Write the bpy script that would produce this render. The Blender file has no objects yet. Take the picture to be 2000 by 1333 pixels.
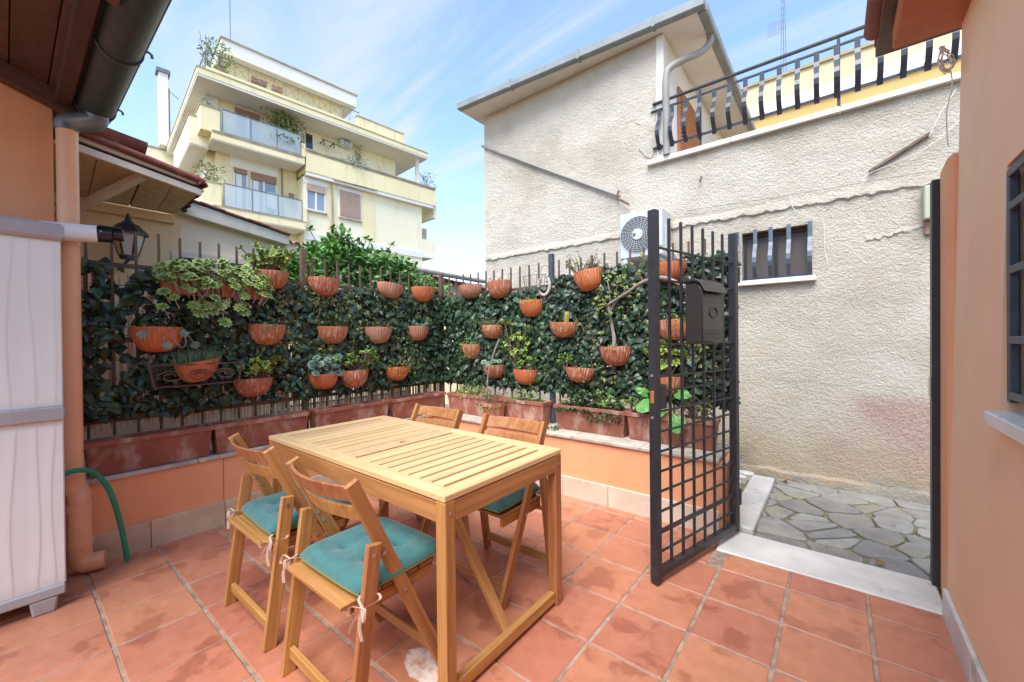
import bpy, bmesh, math, random
import numpy as np
from mathutils import Vector, Matrix, Euler
R = math.radians
random.seed(7); RNG = np.random.default_rng(11)
scene = bpy.context.scene
COL = scene.collection

# ------------------------------------------------------------------ camera
cam = bpy.data.cameras.new("camera"); cam_o = bpy.data.objects.new("camera", cam); COL.objects.link(cam_o)
cam.sensor_width = 36.0; cam.lens = 14.252; cam.clip_start = 0.05; cam.clip_end = 2000
_y, _p, _r = R(38.616), R(-0.314), R(-0.613)
fw = Vector((-math.sin(_y), math.cos(_y), 0)); rt = Vector((math.cos(_y), math.sin(_y), 0)); up = Vector((0, 0, 1))
fw, up = fw*math.cos(_p)+up*math.sin(_p), up*math.cos(_p)-fw*math.sin(_p)
rt, up = rt*math.cos(_r)+up*math.sin(_r), up*math.cos(_r)-rt*math.sin(_r)
cam_o.matrix_world = Matrix(((rt.x, up.x, -fw.x, 0), (rt.y, up.y, -fw.y, 0), (rt.z, up.z, -fw.z, 1.3), (0, 0, 0, 1)))
scene.camera = cam_o
# ------------------------------------------------------------------ sky, sun, exposure
SUN_EL, SUN_AZ = 58.0, 164.0           # azimuth: degrees clockwise from +Y, where the sun stands
SKY_STRENGTH, SUN_STRENGTH, SUN_ANGLE, EXPOSURE = 0.098, 1.5, 42.0, 2.14
world = bpy.data.worlds.new("World"); scene.world = world; world.use_nodes = True
nt = world.node_tree; nt.nodes.clear()
def wn(t, **k):
    n = nt.nodes.new(t)
    for a, b in k.items(): setattr(n, a, b)
    return n
w_out = wn("ShaderNodeOutputWorld"); w_bg = wn("ShaderNodeBackground"); w_bg.inputs[1].default_value = SKY_STRENGTH
sky = wn("ShaderNodeTexSky"); sky.sky_type = 'NISHITA'; sky.sun_disc = False
sky.sun_elevation = R(SUN_EL); sky.sun_rotation = R(SUN_AZ); sky.air_density = 1.0; sky.dust_density = 0.25; sky.ozone_density = 2.6
tc = wn("ShaderNodeTexCoord"); sep = wn("ShaderNodeSeparateXYZ"); nt.links.new(tc.outputs["Generated"], sep.inputs[0])
zc = wn("ShaderNodeMath", operation='MAXIMUM'); zc.inputs[1].default_value = 0.0; nt.links.new(sep.outputs[2], zc.inputs[0])
za = wn("ShaderNodeMath", operation='ADD'); za.inputs[1].default_value = 0.18; nt.links.new(zc.outputs[0], za.inputs[0])
dx = wn("ShaderNodeMath", operation='DIVIDE'); dy = wn("ShaderNodeMath", operation='DIVIDE')
nt.links.new(sep.outputs[0], dx.inputs[0]); nt.links.new(za.outputs[0], dx.inputs[1])
nt.links.new(sep.outputs[1], dy.inputs[0]); nt.links.new(za.outputs[0], dy.inputs[1])
cmb = wn("ShaderNodeCombineXYZ"); nt.links.new(dx.outputs[0], cmb.inputs[0]); nt.links.new(dy.outputs[0], cmb.inputs[1])
mp = wn("ShaderNodeMapping"); mp.inputs["Rotation"].default_value = (0, 0, R(35)); mp.inputs["Scale"].default_value = (0.40, 1.7, 1)
nt.links.new(cmb.outputs[0], mp.inputs[0])
cn = wn("ShaderNodeTexNoise"); cn.inputs["Scale"].default_value = 1.7; cn.inputs["Detail"].default_value = 9; cn.inputs["Roughness"].default_value = 0.55
cn.inputs["Distortion"].default_value = 0.6
nt.links.new(mp.outputs[0], cn.inputs["Vector"])
cr = wn("ShaderNodeMapRange"); cr.inputs[1].default_value = 0.43; cr.inputs[2].default_value = 0.72; cr.inputs[3].default_value = 0.02; cr.inputs[4].default_value = 0.85
cr.interpolation_type = 'SMOOTHSTEP'
nt.links.new(cn.outputs[0], cr.inputs[0])
cmix = wn("ShaderNodeMix"); cmix.data_type = 'RGBA'
gain = wn("ShaderNodeMix"); gain.data_type = 'RGBA'; gain.blend_type = 'MULTIPLY'; gain.inputs[0].default_value = 1.0
gain.inputs[7].default_value = (1.0, 1.0, 1.0, 1)
nt.links.new(sky.outputs[0], gain.inputs[6])
nt.links.new(cr.outputs[0], cmix.inputs[0]); nt.links.new(gain.outputs[2], cmix.inputs[6])
cmix.inputs[7].default_value = (2.1, 2.2, 2.3, 1)
nt.links.new(cmix.outputs[2], w_bg.inputs[0]); nt.links.new(w_bg.outputs[0], w_out.inputs[0])
sun = bpy.data.lights.new("sun", 'SUN'); sun.energy = SUN_STRENGTH; sun.angle = R(SUN_ANGLE); sun.color = (1.0, 0.97, 0.92)
sun_o = bpy.data.objects.new("sun", sun); COL.objects.link(sun_o)
_d = Vector((math.sin(R(SUN_AZ))*math.cos(R(SUN_EL)), math.cos(R(SUN_AZ))*math.cos(R(SUN_EL)), math.sin(R(SUN_EL))))
sun_o.rotation_euler = _d.to_track_quat('Z', 'Y').to_euler(); sun_o.location = (3, -4, 9)
scene.view_settings.view_transform = 'Standard'; scene.view_settings.look = 'None'
scene.view_settings.exposure = EXPOSURE; scene.view_settings.gamma = 1.0; scene.view_settings.use_curve_mapping = False
scene.cycles.max_bounces = 6; scene.cycles.transparent_max_bounces = 8; scene.cycles.caustics_reflective = False; scene.cycles.caustics_refractive = False
scene.render.film_transparent = False

# ------------------------------------------------------------------ materials
MATS = {}
def mat(name, c1, c2=None, scale=6.0, rough=0.6, bump=0.0, bscale=30.0, bdist=0.01, rand=0.0, stretch=(1, 1, 1), coords='Object', detail=4.0,
        metallic=0.0, spec=0.5, lo=0.35, hi=0.65, c3=None, scale3=2.0, lo3=0.55, hi3=0.72, rough2=None, coat=0.0, stretch3=(1, 1, 1), hue=0.0, sheen=0.0, trans=0.0):
    m = bpy.data.materials.new(name); m.use_nodes = True; t = m.node_tree; b = t.nodes["Principled BSDF"]
    N = t.nodes.new; K = t.links.new
    b.inputs["Roughness"].default_value = rough; b.inputs["Metallic"].default_value = metallic
    b.inputs["Specular IOR Level"].default_value = spec
    if coat: b.inputs["Coat Weight"].default_value = coat
    if sheen: b.inputs["Sheen Weight"].default_value = sheen
    if trans: b.inputs["Transmission Weight"].default_value = trans
    if coords == 'World':
        g = N("ShaderNodeNewGeometry"); vec = g.outputs["Position"]
    else:
        g = N("ShaderNodeTexCoord"); oi = N("ShaderNodeObjectInfo")
        ml = N("ShaderNodeMath"); ml.operation = 'MULTIPLY'; ml.inputs[1].default_value = 37.0; K(oi.outputs["Random"], ml.inputs[0])
        ad = N("ShaderNodeVectorMath"); ad.operation = 'ADD'; K(g.outputs["Object"], ad.inputs[0]); K(ml.outputs[0], ad.inputs[1]); vec = ad.outputs[0]
    def noise(sc, st, det=detail, rg=0.6):
        mp = N("ShaderNodeMapping"); mp.inputs["Scale"].default_value = st; K(vec, mp.inputs[0])
        n = N("ShaderNodeTexNoise"); n.inputs["Scale"].default_value = sc; n.inputs["Detail"].default_value = det; n.inputs["Roughness"].default_value = rg
        K(mp.outputs[0], n.inputs["Vector"]); return n.outputs[0]
    def ramp(x, a, c, d=0.0, e=1.0):
        r = N("ShaderNodeMapRange"); r.inputs[1].default_value = a; r.inputs[2].default_value = c; r.inputs[3].default_value = d; r.inputs[4].default_value = e
        K(x, r.inputs[0]); return r.outputs[0]
    def mix(fac, a, bb):
        x = N("ShaderNodeMix"); x.data_type = 'RGBA'; K(fac, x.inputs[0])
        if isinstance(a, tuple): x.inputs[6].default_value = (*a, 1)
        else: K(a, x.inputs[6])
        x.inputs[7].default_value = (*bb, 1); return x.outputs[2]
    col = None; f1 = None
    if c2 is not None:
        f1 = ramp(noise(scale, stretch), lo, hi); col = mix(f1, tuple(c1), c2)
    if c3 is not None:
        f3 = ramp(noise(scale3, stretch3, 5.0), lo3, hi3); col = mix(f3, col if col else tuple(c1), c3)
        if rough2 is not None:
            K(ramp(f3, 0, 1, rough, rough2), b.inputs["Roughness"])
    if rand or hue:
        oi2 = N("ShaderNodeObjectInfo"); h = N("ShaderNodeHueSaturation")
        if rand: K(ramp(oi2.outputs["Random"], 0, 1, 1-rand, 1+rand), h.inputs["Value"])
        if hue: K(ramp(oi2.outputs["Random"], 0, 1, 0.5-hue, 0.5+hue), h.inputs["Hue"])
        if col is None: h.inputs["Color"].default_value = (*c1, 1)
        else: K(col, h.inputs["Color"])
        col = h.outputs[0]
    if col is None: b.inputs["Base Color"].default_value = (*c1, 1)
    else: K(col, b.inputs["Base Color"])
    if bump:
        bn = N("ShaderNodeBump"); bn.inputs["Strength"].default_value = bump; bn.inputs["Distance"].default_value = bdist
        K(noise(bscale, stretch, 5.0), bn.inputs["Height"]); K(bn.outputs[0], b.inputs["Normal"])
    MATS[name] = m; return m
M = MATS
mat("terracotta_tile", (.55, .222, .128), (.46, .175, .098), 13, .5, .15, 45, .006, rand=.10, hue=.006, c3=(.385, .138, .080), scale3=4.2, lo3=.54, hi3=.60, rough2=.36, coords='World', lo=.3, hi=.7)
mat("grout", (.46, .35, .265), (.25, .175, .125), 14, .9, .4, 90, .01, coords='World')
mat("orange_plaster", (.82, .40, .205), (.77, .355, .17), 3, .85, .25, 60, .006, coords='World', c3=(.72, .36, .20), scale3=2.2, lo3=.5, hi3=.75)
mat("peach_plaster", (.88, .58, .365), (.84, .53, .32), 2.2, .85, .25, 55, .006, coords='World', c3=(.78, .50, .32), scale3=1.4, lo3=.5, hi3=.8, stretch3=(1, 1, .35))
mat("skirting_stone", (.64, .53, .37), (.50, .40, .26), 5, .6, .15, 40, .004, rand=.08)
mat("skirting_cream", (.70, .61, .49), (.58, .49, .37), 5, .6, .15, 40, .004, rand=.06)
mat("marble", (.70, .68, .63), (.54, .53, .50), 4, .45, .08, 30, .003, rand=.06, c3=(.40, .40, .36), scale3=6, lo3=.58, hi3=.75)
mat("ledge_stone", (.55, .50, .42), (.36, .31, .24), 7, .8, .3, 40, .006, coords='World')
mat("paving_stone", (.29, .27, .235), (.21, .20, .185), 8, .7, .6, 35, .014, rand=.26, hue=.03, coords='World', c3=(.27, .24, .14), scale3=3.4, lo3=.53, hi3=.70)
mat("mossy_joint", (.27, .24, .14), (.16, .16, .065), 11, .95, .8, 70, .02, coords='World')
mat("garden_earth", (.16, .12, .08), (.09, .07, .045), 5, .95, .5, 30, .02, coords='World')
# rough-cast stucco of the white house
def stucco():
    m = mat("roughcast", (.78, .70, .585), (.69, .61, .49), 2.4, .92, 0, coords='World', c3=(.54, .45, .335), scale3=1.3, lo3=.50, hi3=.76)
    t = m.node_tree; N = t.nodes.new; K = t.links.new; b = t.nodes["Principled BSDF"]
    g = N("ShaderNodeNewGeometry")
    n1 = N("ShaderNodeTexNoise"); n1.inputs["Scale"].default_value = 62; n1.inputs["Detail"].default_value = 5; n1.inputs["Roughness"].default_value = .72
    n2 = N("ShaderNodeTexNoise"); n2.inputs["Scale"].default_value = 30; n2.inputs["Detail"].default_value = 4; n2.inputs["Distortion"].default_value = .3
    n3 = N("ShaderNodeTexNoise"); n3.inputs["Scale"].default_value = 3.2; n3.inputs["Detail"].default_value = 3
    for n in (n1, n2, n3): K(g.outputs["Position"], n.inputs["Vector"])
    a = N("ShaderNodeMath"); a.operation = 'ADD'; K(n1.outputs[0], a.inputs[0])
    s = N("ShaderNodeMath"); s.operation = 'MULTIPLY'; s.inputs[1].default_value = .5; K(n2.outputs[0], s.inputs[0]); K(s.outputs[0], a.inputs[1])
    a2 = N("ShaderNodeMath"); a2.operation = 'MULTIPLY_ADD'; a2.inputs[1].default_value = 1.6; K(n3.outputs[0], a2.inputs[0]); K(a.outputs[0], a2.inputs[2])
    bp = N("ShaderNodeBump"); bp.inputs["Strength"].default_value = 1.0; bp.inputs["Distance"].default_value = .034; K(a2.outputs[0], bp.inputs["Height"])
    K(bp.outputs[0], b.inputs["Normal"])
    # stains: ochre damp band near the ground, old red paint patch, grime at the foot
    src = b.inputs["Base Color"].links[0].from_socket
    sp = N("ShaderNodeSeparateXYZ"); K(g.outputs["Position"], sp.inputs[0])
    nz = N("ShaderNodeTexNoise"); nz.inputs["Scale"].default_value = 2.4; nz.inputs["Detail"].default_value = 6; K(g.outputs["Position"], nz.inputs["Vector"])
    def mr(x, a_, b_, c_=0., d_=1.):
        r = N("ShaderNodeMapRange"); r.inputs[1].default_value = a_; r.inputs[2].default_value = b_; r.inputs[3].default_value = c_; r.inputs[4].default_value = d_; K(x, r.inputs[0]); return r.outputs[0]
    def mth(op, x, y):
        r = N("ShaderNodeMath"); r.operation = op
        for i, v in enumerate((x, y)):
            if isinstance(v, (int, float)): r.inputs[i].default_value = v
            else: K(v, r.inputs[i])
        return r.outputs[0]
    def mx(f, a_, c_):
        x = N("ShaderNodeMix"); x.data_type = 'RGBA'; K(f, x.inputs[0]); K(a_, x.inputs[6]); x.inputs[7].default_value = (*c_, 1); return x.outputs[2]
    wob = mth('MULTIPLY', mth('SUBTRACT', nz.outputs[0], .5), 1.1)
    zz = mth('ADD', sp.outputs[2], wob)
    c = mx(mth('MULTIPLY', mr(zz, .55, .15), .55), src, (.52, .36, .19))
    px_ = mth('ADD', sp.outputs[0], wob)
    red = mth('MULTIPLY', mth('MULTIPLY', mth('MULTIPLY', mr(px_, -.20, .25), mr(sp.outputs[2], .84, .74)), mr(zz, .05, .45)), mr(n1.outputs[0], .34, .56, .25, 1.0))
    c = mx(mth('MULTIPLY', red, .62), c, (.50, .22, .17))
    c = mx(mth('MULTIPLY', mr(zz, .16, -.05), .65), c, (.30, .29, .26))
    c = mx(mth('MULTIPLY', mr(sp.outputs[0], -1.62, -1.52), mth('MULTIPLY', mth('MULTIPLY', mr(sp.outputs[2], 2.96, 3.18), mr(sp.outputs[2], 3.23, 3.20)), mr(nz.outputs[0], .35, .6, .1, .75))), c, (.40, .29, .18))
    K(c, b.inputs["Base Color"])
stucco()
mat("white_render", (.78, .75, .70), (.70, .66, .60), 3, .85, .3, 50, .006, coords='World')
mat("wood_oiled", (.475, .225, .078), (.31, .125, .038), 11, .48, .12, 40, .002, rand=.16, hue=.012, stretch=(4, 4, .16), lo=.36, hi=.66, c3=(.27, .11, .035), scale3=6, lo3=.60, hi3=.72, stretch3=(6, 6, .25))
mat("wood_glare", (.70, .475, .25), (.57, .355, .165), 11, .45, .10, 40, .002, rand=.10, hue=.01, stretch=(4, 4, .16), lo=.36, hi=.66, c3=(.56, .36, .18), scale3=6, lo3=.62, hi3=.76, stretch3=(6, 6, .25))  # table-top wood, sky glare put into the paler colour
mat("wood_dark", (.105, .045, .027), (.065, .028, .018), 8, .6, .2, 30, .004, rand=.25, stretch=(3, 3, .25))
mat("wood_weathered", (.60, .48, .34), (.48, .37, .25), 7, .75, .2, 30, .004, rand=.10, stretch=(3, 3, .25))
mat("wood_painted", (.74, .66, .54), (.64, .55, .43), 7, .7, .2, 30, .004, rand=.06)
mat("iron_black", (.020, .022, .027), (.030, .032, .038), 20, .42, .06, 60, .002)
mat("iron_rust", (.085, .055, .045), (.16, .085, .055), 16, .7, .2, 60, .002, rand=.15)
mat("iron_bluegrey", (.070, .085, .115), (.05, .06, .08), 14, .5, .08, 50, .002)
mat("steel", (.55, .55, .54), None, rough=.35, metallic=.9)
mat("brass", (.55, .26, .10), None, rough=.4, metallic=.6)
mat("gutter_dark", (.028, .036, .040), (.04, .050, .054), 6, .42, .05, 40, .002)
mat("zinc", (.20, .225, .24), (.13, .15, .165), 9, .45, .15, 30, .004, metallic=.4)
mat("gutter_grey", (.26, .29, .29), (.20, .225, .225), 5, .5)
mat("pipe_grey", (.30, .285, .25), (.25, .235, .21), 6, .55)
mat("pipe_peach", (.82, .45, .265), (.77, .40, .225), 5, .45, .03, 30, .002)
mat("cabinet_plastic", (.77, .80, .785), (.74, .77, .755), 5, .5, .05, 90, .001)
mat("cabinet_grey", (.40, .40, .415), (.36, .36, .375), 5, .5, .05, 90, .001)
mat("hose_green", (.012, .26, .145), (.010, .21, .12), 8, .38)
mat("teal_cloth", (.044, .170, .165), (.032, .132, .132), 22, .9, .55, 40, .006, sheen=.3)
mat("olive_cloth", (.24, .24, .06), None, rough=.9)
mat("tie_cloth", (.70, .52, .42), None, rough=.9)
mat("pot_clay", (.50, .175, .080), (.38, .118, .052), 9, .75, .2, 40, .003, rand=.12, hue=.008, c3=(.62, .40, .30), scale3=15, lo3=.50, hi3=.66, stretch3=(3.6, 3.6, .16))
mat("pot_bright", (.62, .185, .065), (.55, .16, .055), 5, .65, .2, 40, .003, rand=.06, c3=(.60, .33, .21), scale3=14, lo3=.54, hi3=.72, stretch3=(3.6, 3.6, .18))
mat("pot_bleached", (.46, .18, .10), (.50, .30, .21), 10, .8, .2, 40, .003, rand=.06, c3=(.30, .14, .085), scale3=11, lo3=.6, hi3=.75, stretch3=(2, 2, .4))
mat("planter_clay", (.33, .115, .070), (.24, .078, .048), 5, .75, .25, 40, .003, rand=.14, c3=(.52, .38, .30), scale3=6.5, lo3=.50, hi3=.72, stretch3=(1.2, 1.2, .6))
mat("soil", (.045, .032, .022), (.08, .06, .045), 40, .95, .8, 90, .01)
mat("ivy_leaf", (.016, .050, .028), (.050, .088, .032), 26, .38, rand=.5, hue=.03, c3=(.075, .085, .03), scale3=4, lo3=.60, hi3=.72, lo=.42, hi=.6, coords='World', spec=.45)
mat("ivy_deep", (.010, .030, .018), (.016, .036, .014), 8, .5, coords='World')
mat("reed", (.64, .50, .33), (.48, .35, .21), 60, .75, coords='World', stretch=(1, 1, .15), c3=(.76, .64, .46), scale3=45, stretch3=(1, 1, .05), lo3=.5, hi3=.7)
mat("leaf_yellowgreen", (.30, .36, .055), (.17, .27, .05), 30, .45, coords='World')
mat("leaf_aeonium", (.42, .46, .14), (.17, .33, .075), 24, .5, coords='World')
mat("leaf_mid", (.085, .20, .035), (.16, .26, .05), 20, .45, coords='World')
mat("leaf_olive", (.13, .17, .045), (.20, .19, .06), 24, .55, coords='World')
mat("railing_iron", (.022, .028, .040), (.035, .042, .058), 10, .35, .05, 50, .002)
mat("bar_glint", (.12, .145, .19), (.08, .10, .13), 14, .38, .05, 50, .002)  # window-bar iron, its bluish reflections put into a lighter base colour
mat("leaf_glaucous", (.19, .30, .22), (.26, .37, .28), 22, .6, coords='World')
mat("leaf_dark", (.025, .070, .020), (.05, .11, .03), 14, .35, coords='World')
mat("leaf_hedge", (.07, .20, .035), (.14, .30, .055), 9, .38, coords='World')
mat("leaf_broad", (.11, .31, .06), (.075, .23, .045), 10, .42, coords='World')
mat("leaf_chive", (.10, .22, .11), (.16, .29, .15), 30, .5, coords='World')
mat("leaf_dry", (.36, .27, .16), (.25, .17, .09), 25, .8, coords='World')
mat("leaf_pinkdry", (.34, .17, .13), (.28, .22, .10), 25, .7, coords='World')
mat("leaf_fallen", (.34, .17, .04), (.22, .10, .025), 25, .7, coords='World')
mat("stem_brown", (.20, .145, .105), (.13, .09, .06), 25, .8, .3, 60, .003)
mat("stem_grey", (.33, .28, .25), (.22, .18, .155), 25, .8, .3, 60, .003)
mat("ac_white", (.60, .62, .63), (.55, .57, .58), 5, .45)
mat("ac_grille", (.075, .08, .085), None, rough=.55)
mat("cream_plaster", (.88, .77, .60), (.84, .72, .54), 1.6, .85, .15, 50, .004, coords='World')
mat("cream_ochre", (.84, .65, .40), (.79, .60, .36), 1.6, .85, .15, 50, .004, coords='World')
mat("fascia_white", (.66, .62, .54), (.46, .42, .36), 3, .85, .2, 40, .004, coords='World')
mat("roof_tile", (.20, .055, .035), (.13, .042, .03), 9, .75, .25, 40, .004, rand=.2, c3=(.30, .21, .15), scale3=7, lo3=.58, hi3=.75)
mat("roof_tile_pale", (.40, .24, .18), (.30, .17, .12), 7, .8, .25, 40, .004, rand=.15)
mat("apt_yellow", (.84, .73, .46), (.79, .67, .39), .5, .85, coords='World', c3=(.60, .50, .34), scale3=1.4, lo3=.54, hi3=.80, stretch3=(1.6, 1.6, .3))
mat("apt_cream", (.86, .79, .58), (.82, .74, .52), .5, .85, coords='World', c3=(.68, .60, .44), scale3=1.2, lo3=.55, hi3=.82, stretch3=(1.6, 1.6, .3))
mat("apt_white", (.80, .77, .72), (.74, .71, .66), .6, .85, coords='World')
mat("apt_grime", (.30, .26, .18), (.45, .38, .24), 1.4, .9, coords='World')
mat("shutter_brown", (.34, .18, .115), (.30, .155, .10), 3, .7, coords='World')
mat("shutter_tan", (.46, .33, .255), (.43, .30, .23), 3, .7, coords='World')
mat("shutter_orange", (.50, .215, .085), (.44, .185, .07), 6, .6, coords='World')
mat("ochre_wall", (.66, .43, .16), (.60, .38, .13), .7, .85, coords='World')
mat("straw_wall", (.78, .63, .36), (.73, .57, .31), .7, .85, .2, 20, .02, coords='World')
mat("mailbox_steel", (.050, .050, .052), (.075, .066, .058), 3, .34, .04, 40, .001, metallic=.5)
mat("camera_black", (.012, .013, .016), None, rough=.3)
mat("camera_white", (.78, .77, .75), None, rough=.4)
mat("wire_white", (.72, .70, .66), None, rough=.6)
mat("wire_dark", (.06, .06, .06), None, rough=.7)
mat("eave_orange", (.46, .135, .045), (.38, .105, .035), 7, .7, .1, 30, .003, coords='World', c3=(.16, .055, .03), scale3=14, lo3=.64, hi3=.7)
mat("box_green", (.44, .45, .33), None, rough=.55)
mat("cactus", (.30, .26, .05), (.42, .30, .06), 40, .6, .4, 120, .004)
mat("shoe_iron", (.62, .55, .47), (.40, .34, .28), 24, .7, .3, 60, .002)
mat("patch_cement", (.56, .50, .42), (.50, .44, .36), 8, .9, .4, 50, .006, coords='World')
def glass(name, tint, alpha, rough=.06):
    m = bpy.data.materials.new(name); m.use_nodes = True; t = m.node_tree; b = t.nodes["Principled BSDF"]
    b.inputs["Base Color"].default_value = (*tint, 1); b.inputs["Roughness"].default_value = rough; b.inputs["Alpha"].default_value = alpha
    b.inputs["Specular IOR Level"].default_value = .8
    n = t.nodes.new("ShaderNodeTexNoise"); n.inputs["Scale"].default_value = 1.3
    r = t.nodes.new("ShaderNodeMapRange"); r.inputs[3].default_value = rough; r.inputs[4].default_value = rough+.12
    t.links.new(n.outputs[0], r.inputs[0]); t.links.new(r.outputs[0], b.inputs["Roughness"]); M[name] = m
glass("glass_dark", (.020, .024, .03), 1.0)
glass("glass_balcony", (.55, .64, .66), .42, .12)
glass("glass_window", (.25, .31, .38), 1.0)
glass("glass_lantern", (.70, .66, .58), .75, .3)
glass("screen_brown", (.085, .065, .05), 1.0, .5)

# ------------------------------------------------------------------ mesh helpers
class G:
    def __init__(s): s.v = []; s.f = []; s.m = []
    def add(s, V, F, mi=0):
        o = len(s.v); s.v += [tuple(p) for p in V]; s.f += [tuple(i+o for i in f) for f in F]; s.m += [mi]*len(F); return s
    def box(s, a, b, mi=0):
        x0, y0, z0 = (min(a[i], b[i]) for i in range(3)); x1, y1, z1 = (max(a[i], b[i]) for i in range(3))
        return s.add([(x0,y0,z0),(x1,y0,z0),(x1,y1,z0),(x0,y1,z0),(x0,y0,z1),(x1,y0,z1),(x1,y1,z1),(x0,y1,z1)],
                     [(0,3,2,1),(4,5,6,7),(0,1,5,4),(1,2,6,5),(2,3,7,6),(3,0,4,7)], mi)
    def hexa(s, B, T, mi=0):      # bottom quad, top quad (both counter-clockwise from above)
        return s.add(list(B)+list(T), [(0,3,2,1),(4,5,6,7),(0,1,5,4),(1,2,6,5),(2,3,7,6),(3,0,4,7)], mi)
    def tube(s, pts, r, n=8, mi=0, caps=True):
        pts = [Vector(p) for p in pts]; rs = r if isinstance(r, (list, tuple)) else [r]*len(pts); V = []; F = []
        u = None
        for i, p in enumerate(pts):
            d = (pts[min(i+1, len(pts)-1)]-pts[max(i-1, 0)]).normalized()
            if u is None: u = d.orthogonal().normalized()
            else:
                u = u-d*u.dot(d); u = u.normalized() if u.length > 1e-6 else d.orthogonal().normalized()
            w = d.cross(u)
            for k in range(n):
                a = 2*math.pi*k/n; V.append(p+(u*math.cos(a)+w*math.sin(a))*rs[i])
        for i in range(len(pts)-1):
            for k in range(n): F.append((i*n+k, i*n+(k+1)%n, (i+1)*n+(k+1)%n, (i+1)*n+k))
        if caps: F.append(tuple(range(n-1, -1, -1))); F.append(tuple((len(pts)-1)*n+k for k in range(n)))
        return s.add(V, F, mi)
    def prism(s, poly, z0, z1, mi=0):
        n = len(poly); V = [(p[0], p[1], z0) for p in poly]+[(p[0], p[1], z1) for p in poly]
        return s.add(V, [tuple(range(n-1, -1, -1)), tuple(range(n, 2*n))]+[(i, (i+1)%n, (i+1)%n+n, i+n) for i in range(n)], mi)
    def lathe(s, prof, n=20, a0=0, a1=2*math.pi, c=(0, 0, 0), mi=0, flute=0, nf=24):
        full = abs(a1-a0-2*math.pi) < 1e-6; m = n if full else n+1; V = []; F = []
        for (r, z) in prof:
            for k in range(m):
                a = a0+(a1-a0)*k/n; rr = r*(1+flute*math.cos(nf*a)); V.append((c[0]+rr*math.cos(a), c[1]+rr*math.sin(a), c[2]+z))
        for i in range(len(prof)-1):
            for k in range(n):
                F.append((i*m+k, i*m+(k+1)%m, (i+1)*m+(k+1)%m, (i+1)*m+k))
        return s.add(V, F, mi)
def mesh_of(name, g, mats, smooth=False, bev=0.0, recalc=True):
    me = bpy.data.meshes.new(name); me.from_pydata(g.v, [], g.f)
    for m in (mats if isinstance(mats, (list, tuple)) else [mats]): me.materials.append(M[m] if isinstance(m, str) else m)
    if len(me.materials) > 1: me.polygons.foreach_set("material_index", g.m)
    if recalc or bev:
        b = bmesh.new(); b.from_mesh(me)
        if recalc: bmesh.ops.recalc_face_normals(b, faces=b.faces)
        if bev:
            es = [e for e in b.edges if len(e.link_faces) == 2 and e.calc_face_angle(0) > .6]
            bmesh.ops.bevel(b, geom=es, offset=bev, segments=1, affect='EDGES', clamp_overlap=True)
        b.to_mesh(me); b.free()
    if smooth:
        me.polygons.foreach_set("use_smooth", [True]*len(me.polygons)); me.set_sharp_from_angle(angle=R(42))
    me.update(); return me
def world_of(o):
    m = o.matrix_basis.copy(); p = o; 
    if o.parent: m = world_of(o.parent) @ o.matrix_parent_inverse @ m
    return m
def tag(o, label=None, cat=None, group=None, kind=None):
    if label: o['label'] = label
    if cat: o['category'] = cat
    if group: o['group'] = group
    if kind: o['kind'] = kind
    return o
def thing(name, loc, label, cat, group=None, rotz=0.0):
    o = bpy.data.objects.new(name, None); COL.objects.link(o); o.location = loc; o.rotation_euler = (0, 0, rotz); o.empty_display_size = .1
    return tag(o, label, cat, group)
def put(o, parent, world=True):
    COL.objects.link(o)
    if parent is not None:
        o.parent = parent
        if world: o.matrix_parent_inverse = world_of(parent).inverted()
    return o
def obj(name, g, mats, parent=None, world=True, smooth=False, bev=0.0, loc=None, label=None, cat=None, group=None, kind=None, recalc=True):
    me = g if isinstance(g, bpy.types.Mesh) else mesh_of(name, g, mats, smooth, bev, recalc)
    o = bpy.data.objects.new(name, me)
    if loc is not None: o.location = loc
    put(o, parent, world); return tag(o, label, cat, group, kind)
def box(name, a, b, m, parent=None, bev=0.0, world=True, **k):
    a = Vector(a); b = Vector(b); c = (a+b)/2; h = (b-a)/2
    return obj(name, G().box(-h, h), m, parent, world, bev=bev, loc=c, **k)
_bars = {}
def bar(name, p0, p1, w, t, m, parent=None, side=(1, 0, 0), bev=.003, world=True, **k):
    """a bar from p0 to p1: local z along its length, w across (towards 'side'), t thick"""
    p0 = Vector(p0); p1 = Vector(p1); L = (p1-p0).length; key = (round(L, 3), w, t, m, bev)
    if key not in _bars: _bars[key] = mesh_of(name, G().box((-w/2, -t/2, -L/2), (w/2, t/2, L/2)), m, bev=bev)
    z = (p1-p0).normalized(); x = Vector(side); x = (x-z*x.dot(z)).normalized(); y = z.cross(x); c = (p0+p1)/2
    o = bpy.data.objects.new(name, _bars[key]); o.matrix_basis = Matrix(((x.x, y.x, z.x, c.x), (x.y, y.y, z.y, c.y), (x.z, y.z, z.z, c.z), (0, 0, 0, 1)))
    put(o, parent, world); return tag(o, **k)
def rod(name, pts, r, m, parent=None, n=8, world=True, smooth=True, **k):
    return obj(name, G().tube(pts, r, n), m, parent, world, smooth=smooth, **k)
def kids(o): return [c for c in bpy.data.objects if c.parent == o]
def dup(root, loc, rotz, label, group=None):
    r = root.copy(); COL.objects.link(r); r.location = loc; r.rotation_euler = (0, 0, rotz); r['label'] = label
    if group: r['group'] = group
    for ch in list(root.children):
        c = ch.copy(); COL.objects.link(c); c.parent = r
        for g in list(ch.children):
            d = g.copy(); COL.objects.link(d); d.parent = c
    return r
def arc(p0, p1, p2, n=8):      # quadratic bend
    p0, p1, p2 = Vector(p0), Vector(p1), Vector(p2)
    return [(p0*(1-t)**2+p1*2*t*(1-t)+p2*t*t) for t in [i/n for i in range(n+1)]]
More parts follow.
